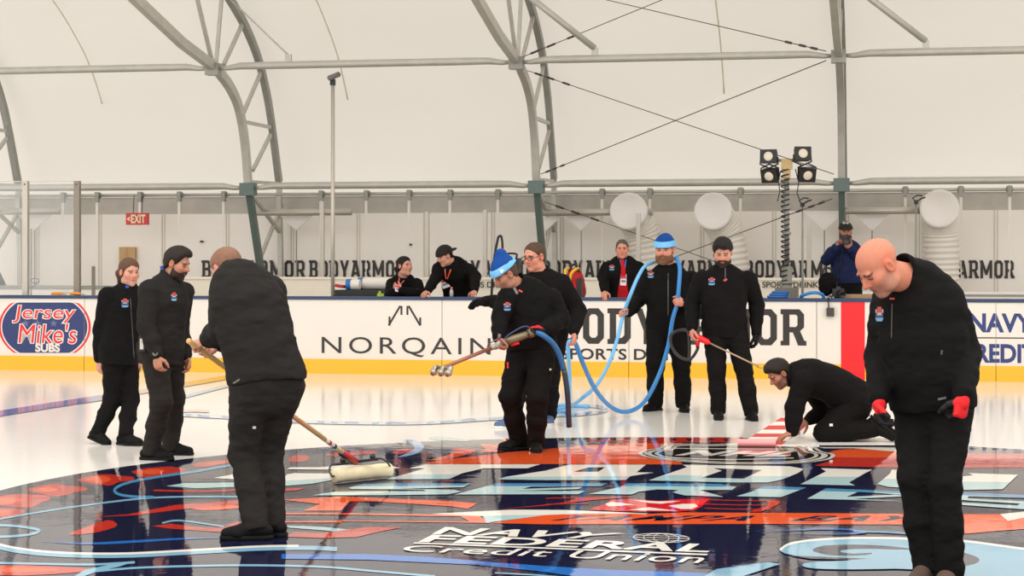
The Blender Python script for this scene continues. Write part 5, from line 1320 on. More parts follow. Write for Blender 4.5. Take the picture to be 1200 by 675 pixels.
add_hair(P6, 'hair_ginger', th=.004); add_beard(P6, 'hair_ginger', th=.008, low=.006); bo, co, cb = add_beanie(P6, -.03)
patch(P6, 'knit_mark', 775.5, 282.3, 6, 5, lambda x, y: (0 if x*x+y*y < .5 else 1) if x*x+y*y < 1 else None, [M_TABR, mat('badge_navy', srgb(48, 66, 120), .6)], cb, co, 8)
badge(P6, 762.5, 321.5, 7, 8); tab(P6, 'zip', 783, 345, 1, 50, M_ZIP)
# 7 man looking down with the spray wand
d = 19.35
P7 = person('bearded man with thick dark hair looking down, holding a red-handled wand', d, (849, 379, 0), (848, 318, 0), (847, 296, -.06), (-.14, -.9, -.34), (-.05, -1), (-.08, -1),
    dict(w=(811, 385, -.12), e=(811, 356, .06), dir=(-.02, -.25, -1), palm=(.95, .1, 0), curl=.55), dict(w=(886, 392, -.02), e=(887, 358, .08), dir=(0, -.1, -1), curl=.5, glove='back'),
    dict(a=ank(842, 491, d), toe=(-.1, -1, 0), pole=(-.1, -1, 0)), dict(a=ank(880, 492.5, d-.05), toe=(.08, -1, 0), pole=(.1, -1, 0)),
    s=1.03, hs=1.14, tone='fair', wide=1.13, jac=.032, hem=.27, belly=.35, shR=(822, 328, .02), shL=(877, 328, .02), collar=.03, pant_w=1.12, jaw=1.06)
add_hair(P7, 'hair_black', th=.016, top=.016, ys=(-.13, -.06, -.02, .03, .055, .075, .12), zs=(-.07, -.055, -.012, .012, .045, .062, .066)); add_beard(P7, 'hair_deep', th=.004, low=.004)
badge(P7, 834, 329.5, 7.5, 9); tab(P7, 'collar_tab', 865.5, 307, 6.5, 2.6, M_TABR, .05); tab(P7, 'collar_tab', 850, 328, 4.5, 2, M_TABR, -.3); tab(P7, 'zip', 850, 322, 1, 16, M_ZIP)
for o_ in P7['o'].children:
    if o_.name.startswith('glove'): 
        o_.data.materials[0] = mat_cloth('shoe_black'); o_['label'] = 'black work glove'
# 8 man kneeling
d = 16.9
P8 = person('dark-haired man kneeling on the ice, unrolling a striped strip', d, (1002, 466, .0), (930, 440, -.08), (913, 438, -.10), (-.74, -.25, -.62), (-1, -.1), (-1, -.15),
    dict(w=(946, 493, .28), e=(965, 482, .35), dir=(-.8, -.2, -.5), palm=(0, .3, -1), curl=.4), dict(w=(929, 507, -.30), e=(931, 478, -.26), dir=(-.85, -.05, -.25), palm=(0, 0, -1), curl=.25, sleeve=1.12),
    dict(a=(1028, 501, .14), k=(970, 505, .16), toe=(.76, 0, -.65), up=(-.65, 0, -.76), hemcut=.01), dict(a=(1024, 503, -.12), k=(966, 507, -.1), toe=(.76, -.05, -.64), up=(-.65, .05, -.76), hemcut=.01),
    s=1.0, hs=1.03, tone='tan', wide=1.05, jac=.03, hem=.16, shL=(942, 447, -.24), shR=(944, 445, .12), bend=(-.02, 0, .10), belly=.2, pant_w=1.15, collar=.08, stub=.5)
add_hair(P8, 'hair_dark', th=.013, top=.01)
tab(P8, 'trouser_mark', 974, 498, 4, 3, M_TABW, 0, P8['tb'], P8['trousers'])
# 9 bald man in front
d = 9.7
P9 = person('bald man in a black jacket and red gloves standing in the right foreground', d, (1094, 470, 0), (1070, 322, 0), (1029.5, 312.5, -.16), (-.74, -.30, -.72), (-.62, -.78), (-.66, -.75),
    dict(w=(1030, 468, -.12), e=(1031, 418, .12), dir=(.06, -.12, -1), thumb=.6, curl=.45, glove='line'), dict(w=(1128, 465, -.30), e=(1131, 412, -.02), dir=(-.18, -.12, -1), thumb=.7, curl=.85, glove='back', size=1.05),
    dict(a=ank(1086, 684, d), toe=(-.55, -.82, 0), pole=(-.5, -.8, 0)), dict(a=ank(1113, 690, d-.05), toe=(-.5, -.85, 0), pole=(-.5, -.8, 0)),
    s=1.0, hs=1.15, h=.0052, tone='bald', wide=1.12, jac=.034, hem=.07, belly=.45, shR=(1042, 352, .13), shL=(1109, 352, -.06), bend=(.02, .02, 0), collar=.10, stub=.4, pant_w=1.02, jaw=1.1, hw=1.04, wr=.008, stubcol=(.25, .17, .13), coll_open=.006)
for o_ in P9['o'].children:
    if o_.name.startswith('shoe'): o_.data.materials[0] = mat_cloth('shoe_brown')
badge(P9, 1030.5, 368, 9, 17); tab(P9, 'collar_tab', 1045.5, 350, 6, 2, M_TABR); tab(P9, 'zip', 1045, 376, 1.2, 40, M_ZIP, .02); tab(P9, 'pocket_mark', 1104, 467, 10, 2.6, mat('mark_grey', srgb(104, 98, 92), .6), -.2); tab(P9, 'pocket_snap', 1103.5, 413, 2.5, 5, M_ZIP, .2)
# ------------------------------------------------------------------ people behind the boards
def stand_z(d, px, z): return HY+(CAMH-z)*F_PX/d
def bd(px, v): return float(on_v(px, 345, v)[1])
def legs_for(px, d, z0=.12, sp=9, fx=0.0):
    y = stand_z(d, px, z0+.085)
    return dict(a=(px-sp, y, .02), toe=(fx, -1, 0)), dict(a=(px+sp, y, .02), toe=(fx, -1, 0))
HB = dict(h=.0075)
d = bd(472, .55); r_, l_ = legs_for(474, d)
P10 = person('dark-haired woman leaning her crossed arms on the boards behind the rink', d, (476, 353, .3), (471, 327, 0), (474, 312, -.08), (.72, -.62, .06), (0, -1), (.15, -1),
    dict(w=(481, 341, -.30), e=(458, 344.5, -.25), dir=(1, 0, .25), palm=(0, 0, -1), curl=.5), dict(w=(469, 340, -.38), e=(493, 345.5, -.30), dir=(-.8, 0, .6), palm=(0, .6, .2), curl=.5), r_, l_,
    s=.98, hs=1.14, tone='fair', wide=1.0, jac=.035, hem=.1, shR=(459.5, 333, -.02), shL=(488, 333, -.02), collar=.04, jaw=.92, **HB)
add_hair(P10, 'hair_black', th=.011, ys=(-.13, -.06, -.02, .02, .05, .08, .12), zs=(-.09, -.08, -.05, .0, .045, .066, .075))
H = P10['head']; surf_obj('hair_bun', wrinkle(uni([cone(H.p(0, -.10, .0), H.p(0, -.13, -.03), .035, .04), cone(H.p(0, -.13, -.03), H.p(0, -.10, -.15), .035, .03)], .02), .006, (30, 30, 30)), .007, mat_cloth('hair_black'), P10['o'])
d = bd(528, .62); r_, l_ = legs_for(534, d)
P11 = person('man in a black cap leaning with both hands on the boards', d, (538, 352, .32), (531, 307, 0), (521, 300, -.10), (-.72, -.5, -.36), (-.2, -1), (-.25, -1),
    dict(w=(500.5, 341.5, -.50), e=(511, 325, -.12), dir=(-.3, -.7, -.25), palm=(0, .1, -1), curl=.2), dict(w=(556, 341.5, -.50), e=(557, 324, -.1), dir=(-.05, -.9, -.25), palm=(0, .1, -1), curl=.2), r_, l_,
    s=1.05, hs=1.14, tone='fair', wide=1.05, jac=.035, hem=.12, shR=(514, 315, -.02), shL=(549, 316, .02), collar=.05, **HB)
add_hair(P11, 'hair_black', th=.012)
H = P11['head']; cp = uni([H.cranium(.022*H.s)], .02); pl = H.p(0, 0, .03); cp = keep(cp, pl, -nrm(H.u+H.f*.05), .006)
co_, _ = surf_obj('cap', cp, .007, mat_cloth('hair_black'), P11['o'])
surf_obj('cap_brim', keep(keep(ell(H.p(0, -.12, .028), H.fr, (.07, .09, .022)), H.p(0, -.05, .03), H.f, .004), H.p(0, 0, .02), -H.u, .004), .007, mat_cloth('hair_black'), co_)
d = bd(728, .55); r_, l_ = legs_for(730, d)
P12 = person('grey-haired man in an open dark jacket over a red shirt behind the boards', d, (731, 352, .03), (730, 306.5, 0), (729, 292, -.04), (-.05, -1, -.08), (0, -1), (.05, -1),
    dict(w=(709, 342, -.42), e=(707, 325, -.02), dir=(-.15, -.8, -.35), palm=(0, .1, -1), curl=.4), dict(w=(752, 344, -.1), e=(755, 326, .1), dir=(0, 0, -1), palm=(-1, 0, 0), curl=.4), r_, l_,
    s=1.08, hs=1.1, tone='pink', wide=1.15, jac=.035, hem=.1, shR=(712, 315, 0), shL=(748, 315, .03), collar=.055, coll_open=.012, **HB)
add_hair(P12, 'hair_grey', th=.006)
def panel_patch(I, name, pts, c, label=None):
    rows = [project(I['jb'], [(a+(b-a)*k/5, y) for k in range(6)], .008) for y, a, b in pts]
    V = [q for r in rows for q in r]; Fs = [(j*6+i, (j+1)*6+i, (j+1)*6+i+1, j*6+i+1) for j in range(len(rows)-1) for i in range(5)]
    o = link(name, V, Fs, c, I['o'], True)
    if label: lab(o, label)
    return o
panel_patch(P12, 'shirt', [(304, 727, 731.5), (312, 728, 732), (322, 727.5, 733.5), (332, 725.5, 735), (342, 724, 736), (352, 723, 737)], mat_cloth('red_shirt'), 'red shirt showing through the open jacket')
badge(P12, 717, 313.5, 6, 6.5)
d = bd(991, .75); zst = .42
y_ = stand_z(d, 0, zst+.085); r_, l_ = dict(a=(984, y_, .02), toe=(-.1, -1, 0)), dict(a=(1001, y_, .02), toe=(.1, -1, 0))
P13 = person('photographer in a navy jacket and black cap holding a camera to his face', d, (993, 328, .03), (991, 287, 0), (991, 271.5, -.04), (-.06, -1, -.06), (0, -1), (0, -1),
    dict(w=(980, 289, -.30), e=(969, 304, -.02), dir=(.35, -.2, .9), palm=(.5, -.2, 0), curl=.8), dict(w=(996, 291, -.28), e=(1008, 305, -.05), dir=(-.5, -.35, .55), palm=(-.2, .6, .7), curl=.7), r_, l_,
    s=1.0, hs=1.05, tone='tan', wide=1.08, jac=.035, hem=.1, cloth='navy_cloth', shR=(975, 297, 0), shL=(1007, 297, 0), collar=.05, stub=.6, **HB)
add_beard(P13, 'hair_dark', th=.008)
H = P13['head']; cp = keep(uni([H.cranium(.02)], .02), H.p(0, 0, .03), -nrm(H.u+H.f*.05), .006); co_, cb = surf_obj('cap', cp, .007, mat_cloth('hair_black'), P13['o'], None, None, .03, True)
surf_obj('cap_brim', keep(keep(ell(H.p(0, .08, .036), H.fr, (.072, .10, .02)), H.p(0, .05, .03), -H.f, .004), H.p(0, 0, .03), -H.u, .004), .006, mat_cloth('hair_black'), co_)
patch(P13, 'cap_mark', 991, 261, 8, 3.6, lambda x, y: 0 if abs(abs(x)-.5) < .3 or abs(y) < .3 else None, [mat('mark_pale', srgb(150, 140, 128), .6)], cb, co_, 8)
# ------------------------------------------------------------------ lanyards and cards
def lanyard(I, pts_l, pts_r, card, label, cm, top=None):
    r = None; P = project(I['jb'], [card[:2]], .012)[0]
    r = empty('lanyard', P-np.array([0, 0, .06])); tag(r, label, 'lanyard', 'lanyards with identity cards')
    for pts in (pts_l, pts_r):
        q = project(I['jb'], pts, .006); mb = MB(); q = spline(q, 4)
        vs = []; fs = []
        for i, a in enumerate(q):
            w_ = np.array([.009, 0, 0]); vs += [a-w_, a+w_]
            if i: fs.append((2*i-2, 2*i-1, 2*i+1, 2*i))
        o = link('strap', vs, fs, [M_LANB, cm], r); o.data.polygons.foreach_set('material_index', [0 if i < len(fs)*.5 else 1 for i in range(len(fs))])
    w, h = card[2], card[3]; k = P[1]/F_PX; mb = MB(); mb.obox(P, ((1, 0, -card[4]), (0, 1, 0), (card[4], 0, 1)), (w*k/2, .004, h*k/2)); c = mb.build('card', mat('card_white', srgb(226, 222, 224), .4), r)
    mb = MB(); mb.obox(P+np.array([0, -.0055, h*k*.28]), ((1, 0, -card[4]), (0, 1, 0), (card[4], 0, 1)), (w*k*.46, .002, h*k*.17)); mb.build('card_header', mat('card_header', srgb(196, 62, 74), .5), c)
    mb = MB(); mb.obox(P+np.array([0, -.0055, -h*k*.12]), ((1, 0, -card[4]), (0, 1, 0), (card[4], 0, 1)), (w*k*.36, .002, h*k*.1)); mb.build('card_print', mat('card_print', srgb(120, 118, 134), .5), c)
lanyard(P10, [(468.5, 320), (468, 326), (466.5, 334)], [(476.5, 322), (473, 329), (468, 335)], (466.5, 338, 6, 8, .2), 'lanyard with card on the leaning woman', M_LANO)
lanyard(P11, [(521.5, 306), (521.5, 316), (522.5, 327)], [(530, 304), (528, 316), (524, 327)], (521.5, 332, 9, 11, -.35), 'blue and orange lanyard with a white card on the leaning man in the cap', M_LANO)
lanyard(P12, [(726.5, 304), (728.5, 312), (730, 322)], [(733.5, 304), (732.5, 312), (730.5, 322)], (730.5, 328, 7, 13, .05), 'red lanyard with a white card on the man in the open jacket', mat('lanyard_red', srgb(190, 40, 44), .6))
# ================================================================== tools and hoses
WR = lambda I, s_: next(a for a in I['arms'] if a[0] == s_)
def palm_pt(I, side, fwd=.07, off=.028):
    _, sh, e, w, sp_ = WR(I, side); X = nrm(sp_.get('dir', w-e)); N_ = np.array(sp_.get('palm', (0, 0, -1)), float); N_ = nrm(N_-X*np.dot(N_, X)); return np.array(w)+X*fwd+N_*off
M_WOOD = mat('pole_wood', srgb(206, 164, 104), .55, 0, 0, 1, .15, 14)
# paint roller on a long pole
hA = palm_pt(P3, 'L'); hB = palm_pt(P3, 'R'); tip = ground(424, 553); rl0 = ground(391.5, 559.5, .045); rl1 = ground(456.5, 552.5, .045)
end = (rl0+rl1)/2+np.array([0, -.02, .16]); end = at_depth(417, 541, ((rl0+rl1)/2)[1]-.02)
ax = nrm(end-hA); start = hA-ax*.14
r = empty('paint_roller', (rl0+rl1)/2-np.array([0, 0, .045])); tag(r, 'wide cream paint roller on a long wooden pole, rolling over the painted ice', 'roller')
Lp = np.linalg.norm(end-start); pt = lambda f: start+(end-start)*f
mb = MB(); mb.tube([pt(0), pt(.78)], .017, 10); mb.build('pole', M_WOOD, r, True)
mb = MB(); mb.tube([pt(.78), pt(.90)], .0175, 10); mb.build('pole_sleeve', mat('sleeve_pale', srgb(206, 198, 186), .4), r, True)
for f, c in ((.80, (190, 40, 44)), (.835, (60, 50, 48)), (.87, (224, 170, 60))):
    mb = MB(); mb.tube([pt(f), pt(f+.014)], .0185, 10); mb.build('sleeve_band', mat('band_%d' % c[0], srgb(*c), .5), r, True)
mb = MB(); mb.tube([pt(.90), pt(.96), pt(1.0)], [.019, .024, .026], 10); mb.build('grip', mat('grip_red', srgb(190, 40, 40), .45), r, True)
mb = MB(); mb.tube([pt(.90)-np.array([.012, 0, .012]), pt(.985)-np.array([.014, 0, .014])], .018, 8); mb.build('grip_underside', M_BLACK, r, True)
rx = nrm(rl1-rl0); RR = .052
mb = MB(); a0, a1 = rl0+np.array([0, 0, .012]), rl1+np.array([0, 0, .012]); prof_ = [(0, RR*.9), (.01, RR)]+[(.01+(np.linalg.norm(a1-a0)-.02)*k/12, RR+.002*math.sin(k*2.1)) for k in range(1, 12)]+[(np.linalg.norm(a1-a0)-.01, RR), (np.linalg.norm(a1-a0), RR*.9)]
mb._lathe(a0, rx, prof_, 22, 0); mb.build('roller_sleeve', mat('roller_fleece', srgb(232, 216, 178), .95, 0, .5, 160, .06, 40), r, True)
mb = MB(); t0, t1 = at_depth(389, 544.5, end[1]), at_depth(447, 537.5, end[1]); q0 = rl0-rx*.02+np.array([0, 0, .012]); q1 = rl1+rx*.02+np.array([0, 0, .012])
mb.tube(spline([q0+rx*.03, q0, (q0+t0)/2-rx*.025, t0, (t0*2+end)/3, end, (t1*2+end)/3, t1, (q1+t1)/2+rx*.02, q1, q1-rx*.03], 6), .007, 8); mb.build('wire_frame', M_WIRE, r, True)
mb = MB(); mb.bar(t0+rx*.03, t1-rx*.03, .02, .02, (0, 0, 1)); mb.build('crossbar', M_BLACK, r)
for f in (.22, .82): c = t0+(t1-t0)*f+np.array([0, 0, .025]); mb = MB(); mb._lathe(c-np.array([0, 0, .02]), (0, 0, 1), [(0, .012), (.008, .02), (.022, .022), (.034, .014), (.036, .002)], 12, 0); mb.build('knob', M_BLACK, r, True)
# spray lance of the beanie man
gp = palm_pt(P4, 'L', .06, .02); rp = palm_pt(P4, 'R', .05, .03)
tipL = at_depth(519, 431, 16.05-.75)
ax = nrm(tipL-rp); start = gp
r = empty('spray_lance', tipL-np.array([0, 0, .05])); tag(r, 'brass and copper spray lance with three nozzles held by the man in the beanie', 'spray lance')
mb = MB(); mb.tube([start, rp+(start-rp)*.35, rp], [.026, .036, .03], 12); mb.tube([start+(rp-start)*.05, start+(rp-start)*.2], .040, 12); mb.build('valve_body', mat('valve_bronze', srgb(122, 108, 84), .4, .6), r, True)
mb = MB(); mb.obox(rp+ax*.03, (ax, (0, 1, 0), (0, 0, 1)), (.06, .03, .03)); mb.tube([rp, rp+ax*.14], [.03, .022], 12); mb.build('coupling', mat('coupling_steel', srgb(168, 160, 148), .35, .7), r, True)
mb = MB(); mb.tube([rp+ax*.1, tipL], .0155, 10); mb.build('pipe', mat('pipe_copper', srgb(150, 96, 78), .4, .4), r, True)
mb = MB(); q = rp+ax*.17; mb.tube(spline([q, q+np.array([.0, 0, .035]), q+np.array([.06, -.02, .075]), q+np.array([.09, -.01, .085])], 5), .005, 6); mb.tube([q+np.array([.09, -.01, .08]), q+np.array([.095, -.01, .125])], .014, 8); mb.build('side_valve', mat('valve_violet', srgb(120, 90, 100), .4, .3), r, True)
perp = nrm(np.cross(ax, (0, 0, 1))); mb = MB(); mb.tube([tipL-perp*.10, tipL+perp*.10], .014, 8); mb.build('manifold', mat('valve_bronze', (0, 0, 0, 1)), r, True)
for q in (-.10, -.01, .09):
    c = tipL+perp*q; mb = MB(); dn_ = nrm(ax*.6+np.array([0, 0, -.7])); mb._lathe(c-dn_*.02, dn_, [(0, .016), (.02, .022), (.05, .024), (.055, .03), (.075, .03), (.085, .016), (.086, .001)], 12, 0); nz = mb.build('nozzle', MATS['coupling_steel'], r, True)
    mb = MB(); mb.tube([c+dn_*.066, c+dn_*.072], .017, 10); mb.build('nozzle_tip', mat('nozzle_red', srgb(150, 60, 50), .5), nz, True)
mb = MB(); mb.tube(spline([start, start+(rp-start)*.3+np.array([0, 0, .07]), start+(rp-start)*.7+np.array([0, 0, .06]), rp+np.array([0, 0, .03])], 6), .007, 8); mb.build('trigger_loop', mat('trigger_blue', srgb(44, 52, 90), .4), r, True)
mb = MB(); mb.tube([start+(rp-start)*.5-np.array([0, 0, .045]), start+(rp-start)*.75-np.array([0, 0, .04])], .013, 8); mb.build('trigger', M_RED, r, True)
# hose of the lance
M_HB = mat('hose_blue', srgb(44, 128, 196), .4); M_HL = mat('hose_pale', srgb(108, 178, 228), .4); M_HD = mat('hose_dark', srgb(36, 52, 70), .4)
dd = 16.0
pts = [gp, at_depth(638, 394, dd-.28), at_depth(651, 407, dd-.22), at_depth(660, 430, dd-.15), at_depth(665, 462, dd-.1), at_depth(667, 500, dd)]
L = spline(pts, 8); r = empty('lance_hose', L[-1]); tag(r, 'dark blue hose hanging from the spray lance down to the ice', 'hose')
k = int(len(L)*.62); mb = MB(); mb.tube(L[:k+1], .024, 10); mb.build('upper_hose', mat('hose_deep', srgb(30, 96, 150), .4), r, True); mb = MB(); mb.tube(L[k:], .024, 10); mb.build('lower_hose', M_HD, r, True)
# the long pale and mid-blue hose carried by two men
h5 = palm_pt(P5, 'L', .075, .03); h6r = palm_pt(P6, 'R', .07, .03); h6l = palm_pt(P6, 'L', .07, .03)
def G(px, py, z=.022): return ground(px, py, z)
sh6 = P6['Nb']; ex = lambda x, y, e: at_depth(x, y, 20.4+e)
path = [G(700, 477), G(660, 477.5), G(640, 481), G(655, 485), G(690, 484.5), G(705, 480.5), at_depth(672, 474, 18.2), at_depth(668, 440, 18.0), at_depth(668.5, 405, 17.95)]
path = [G(645, 476), G(625, 478.5), G(640, 484), G(662, 482), at_depth(666.5, 470, 18.3), at_depth(667.5, 440, 18.0), h5+np.array([-.03, 0, -.05]), h5, at_depth(675, 404, 18.0), at_depth(684, 428, 18.2), at_depth(698, 457, 18.7),
        at_depth(716, 477, 19.2), at_depth(735, 482.5, 19.5), at_depth(755, 471, 19.8), at_depth(772, 440, 20.0), at_depth(783, 405, 20.05), at_depth(788, 375, 20.05), h6l, at_depth(796, 330, 20.1), at_depth(796.5, 313, 20.15), at_depth(793, 302, 20.3)]
L = spline(path, 10)
r = empty('blue_hose', (L[40][0], L[40][1], 0)); tag(r, 'long blue hose looping from the man in glasses up over the beanie man\'s shoulder', 'hose')
mb = MB(); mb.tube(L[:78], .019, 10); mb.build('pale_length', M_HL, r, True); mb = MB(); mb.tube(L[77:], .022, 10); mb.build('mid_blue_length', M_HB, r, True)
path2 = [at_depth(793, 302, 20.3), at_depth(786, 305, 20.58), at_depth(772, 306, 20.55), at_depth(757, 311, 20.25), at_depth(748, 324, 20.05), at_depth(739, 345, 19.95), h6r, at_depth(724, 395, 19.9), at_depth(714, 425, 19.7), at_depth(700, 450, 19.3), at_depth(683, 466, 18.9), G(668, 476), G(650, 480), G(640, 477.5), G(665, 475), G(690, 476.5)]
mb = MB(); mb.tube(spline(path2, 10), .019, 10); mb.build('shoulder_length', M_HL, r, True)
# red-handled wand
wp = palm_pt(P7, 'R', .075, .03); tipW = at_depth(893, 431.5, 19.0)
r = empty('spray_wand', tipW-np.array([0, 0, .02])); tag(r, 'thin metal wand with red handle and black hose loop', 'wand')
ax = nrm(tipW-wp); mb = MB(); mb.tube([wp-ax*.06, wp+ax*.05, wp+ax*.14, wp+ax*.17], [.022, .034, .03, .014], 12); mb.tube([wp+ax*.02, wp+ax*.03-np.array([0, 0, .11])], [.022, .018], 10); mb.build('handle', M_RED, r, True)
mb = MB(); mb.tube([wp+ax*.15, tipW], .0085, 8); mb.build('lance', mat('wand_tan', srgb(176, 148, 122), .4, .4), r, True)
mb = MB(); mb.tube([tipW-ax*.05, tipW], [.014, .01], 8); mb.build('tip', mat('tip_brass', srgb(196, 160, 90), .35, .5), r, True)
e = lambda x, y, k=0: at_depth(x, y, 19.1+k)
mb = MB(); mb.tube(spline([wp+ax*.03-np.array([0, 0, .10]), e(817, 410), e(811, 419), e(803, 421), e(792, 414, .15), e(786, 402, .25), e(787, 392, .3), e(796, 387, .3), e(806, 388.5, .2), e(808, 405, .15), e(807.5, 422)], 8), .016, 8); mb.build('hose_loop', M_BLACK, r, True)
# striped strip being unrolled
r = empty('striped_strip', ground(905, 508)); tag(r, 'red and white striped strip laid on the ice beside the kneeling man\'s hands', 'strip')
A, B, Cc, D = np.array((866, 521.)), np.array((916, 521.)), np.array((962, 485.)), np.array((922, 485.))
nst = 8; ys = [521, 516.5, 512, 508, 503.5, 498.5, 494, 489.5, 485]
for i in range(nst):
    f0, f1 = (521-ys[i])/36, (521-ys[i+1])/36
    q = [A+(D-A)*f0, B+(Cc-B)*f0, B+(Cc-B)*f1, A+(D-A)*f1]; mb = MB(); P_ = [ground(*x, .007) for x in q]; Q2_ = [x+np.array([0, 0, -.004]) for x in P_]
    mb.hexa([Q2_[0], Q2_[1], Q2_[2], Q2_[3], P_[0], P_[1], P_[2], P_[3]]); mb.build('stripe', mat('strip_red', srgb(222, 48, 58), .5) if i % 2 == 0 else M_CREAM, r)
a, b = ground(864.5, 519, .035), ground(909, 519.5, .035); ax = nrm(b-a)
mb = MB(); mb._lathe(a, ax, [(0, .02), (0, .035), (np.linalg.norm(b-a), .035), (np.linalg.norm(b-a), .02)], 18, 0); smooth_by_angle(mb.build('roll', mat('roll_pink', srgb(240, 150, 150), .45), r))
q = [(909, 523), (1056, 522.6), (1052, 514), (925, 514.5)]; P_ = [ground(*x, .005) for x in q]; Q2_ = [x+np.array([0, 0, -.003]) for x in P_]; mb = MB(); mb.hexa([Q2_[0], Q2_[1], Q2_[2], Q2_[3], *P_])
tag(mb.build('white_sheet', mat('sheet_white', srgb(240, 234, 226), .25)), 'flat white sheet on the ice under the kneeling man', 'sheet')
q = [(960, 524.4), (1056, 524.2), (1056, 522.8), (960, 522.8)]; p = Paint(); p.poly(q, 'navy'); p.build('edge_line', logo)
# hand radio and watch
c = at_depth(166.5, 403, 15.3-.36); 
r = empty('hand_radio', c-np.array([0, 0, .07])); tag(r, 'small white-faced radio with a red top hanging at the bearded man\'s side', 'radio')
c = project(P2['jb'], [(166.5, 403)], .02); c = c[0] if c else at_depth(166.5, 403, 15.1)
mb = MB(); mb.obox(c, ((1, 0, 0), (0, 1, 0), (0, 0, 1)), (.024, .014, .06)); mb.build('case', M_BLACK, r)
mb = MB(); mb.obox(c+np.array([0, -.016, .0]), ((1, 0, 0), (0, 1, 0), (0, 0, 1)), (.014, .003, .042)); mb.build('face', M_TABW, r)
mb = MB(); mb.obox(c+np.array([0, 0, .068]), ((1, 0, 0), (0, 1, 0), (0, 0, 1)), (.018, .012, .009)); mb.build('top', mat('radio_red', srgb(200, 60, 50), .5), r)
for I, sd, lb in ((P2, 'R', 'dark wristwatch on the bearded man\'s wrist'), (P6, 'L', 'olive wristwatch on the beanie man\'s wrist')):
    _, sh, e_, w, sp_ = WR(I, sd); t = nrm(w-e_); N_ = nrm(np.array(sp_['palm'], float)); k = w-t*.012
    mb = MB(); mb._lathe(k-t*.012, t, [(0, .030), (0, .041), (.024, .041), (.024, .030)], 20, 0); wt = mb.build('wristwatch', mat('watch_strap', srgb(54, 52, 46), .5), None, True)
    tag(wt, lb, 'watch'); fd = nrm(np.array([0, -1, .1])-t*np.dot((0, -1, .1), t)); mb = MB(); mb._lathe(k+fd*.036, fd, [(0, .022), (.012, .022), (.014, .018), (.015, .001)], 18, 0); mb.build('watch_face', mat('watch_face', srgb(96, 98, 88), .25), wt, True)
# ================================================================== kit behind the boards
def P_(x, y, v): return on_v(x, y, v)
# case and the tubes lying on it
a = uz(404, 345, 1); b = uz(452, 337, 1); z0 = 1.0
mb = MB(); mb.box(a[0]-.1, b[0]+.5, .82, 1.25, .12, z0+.16); mb.box(a[0]-.11, b[0]+.51, .81, 1.26, z0+.05, z0+.08); r = mb.build('equipment_case', M_BLACK); tag(r, 'black equipment case behind the boards under the white tubes', 'case')
mb = MB(); c = P_(446, 345.5, .805); mb.obox(c, (UH, VH, (0, 0, 1)), (.05, .008, .02)); mb.obox(c+np.array([-.01, 0, .015]), (UH, VH, (0, 0, 1)), (.018, .009, .04)); mb.build('latch', mat('latch_lime', srgb(180, 214, 60), .5), r)
top = z0+.16
def tube_thing(x0, x1, v, rad, label, cap):
    u0 = uz(x0, 340, v)[0]; u1 = uz(x1, 340, v)[0]; c0 = R(u0, v, top+rad)
    r = empty('white_tube', R((u0+u1)/2, v, top)); tag(r, label, 'tube', 'white tubes on the case')
    mb = MB(); mb._lathe(c0, UH, [(.04, rad*.7), (.04, rad), (u1-u0, rad), (u1-u0, rad*.7)], 20, 0); smooth_by_angle(mb.build('tube', M_WHITE, r)); mb = MB(); mb._lathe(c0, UH, [(-.02, rad*.6), (-.02, rad*1.12), (.05, rad*1.12), (.05, rad*.6)], 20, 0); smooth_by_angle(mb.build('end_ring', mat('ring_blue', srgb(40, 104, 176), .4), r)); return r
tube_thing(422, 470, 1.1, .085, 'longer white tube with a blue end ring beside the leaning woman', 0)
tube_thing(408, 422, .92, .075, 'short white tube with a blue end ring, left of the longer one', 0)
uu = uz(396, 338, .9); r = empty('red_tool', R(uu[0], .9, 1.16)); mb = MB(); mb.tube([R(uu[0]-.04, .9, 1.225), R(uu[0]+.1, .9, 1.205)], .024, 10); mb.build('grip', mat('tool_red', srgb(200, 44, 54), .5), r, True); mb = MB(); mb.tube([R(uu[0]+.1, .9, 1.205), R(uu[0]+.22, .9, 1.185)], .02, 10); mb.build('collar', M_BLACK, r, True)
tag(r, 'red-handled tool sticking out left of the white tubes', 'tool')
# red and black upright handle
d0 = 1.0; r = empty('hand_truck', R(uz(585, 345, d0)[0], d0, .12)); tag(r, 'black and red upright looped handle behind the sprayer', 'handle')
q = [P_(x, y, d0) for x, y in ((576, 350), (579, 305), (583, 282), (585, 277), (588, 279), (589, 300), (588, 352))]; q = [R(to_uvz(q[0])[0], d0, .13)]+q+[R(to_uvz(q[-1])[0], d0, .13)]
mb = MB(); mb.tube(spline(q, 6), .018, 8); mb.build('frame', M_BLACK, r, True); mb = MB(); mb.tube([P_(588.6, 291, d0-.005), P_(588.9, 304, d0-.005)], .028, 10); mb.build('grip', MATS['tool_red'], r, True); mb = MB(); mb.tube([P_(579, 306, d0), P_(589, 296, d0)], .012, 8); mb.build('cross_strut', M_BLACK, r, True); mb = MB(); mb.box(to_uvz(q[0])[0]-.02, to_uvz(q[-1])[0]+.02, d0-.12, d0+.05, .12, .16); mb.build('foot_plate', M_BLACK, r)
# black hard case
a = uz(590, 345, 1.3); b = uz(609, 300, 1.3); mb = MB(); mb.box(a[0], b[0], 1.2, 1.45, .12, b[1]-.03); r = mb.build('hard_case', M_BLACK); tag(r, 'black hard case standing upright left of the man with glasses', 'case')
mb = MB(); c0 = (a[0]+b[0])/2; mb.tube(spline([R(c0-.07, 1.3, b[1]-.03), R(c0-.07, 1.3, b[1]+.03), R(c0+.07, 1.3, b[1]+.03), R(c0+.07, 1.3, b[1]-.03)], 5), .014, 8); mb.build('handle', M_BLACK, r, True); mb = MB(); mb.box(c0-.05, c0+.05, 1.19, 1.2, b[1]-.09, b[1]-.04); mb.build('label_plate', M_STEEL, r)
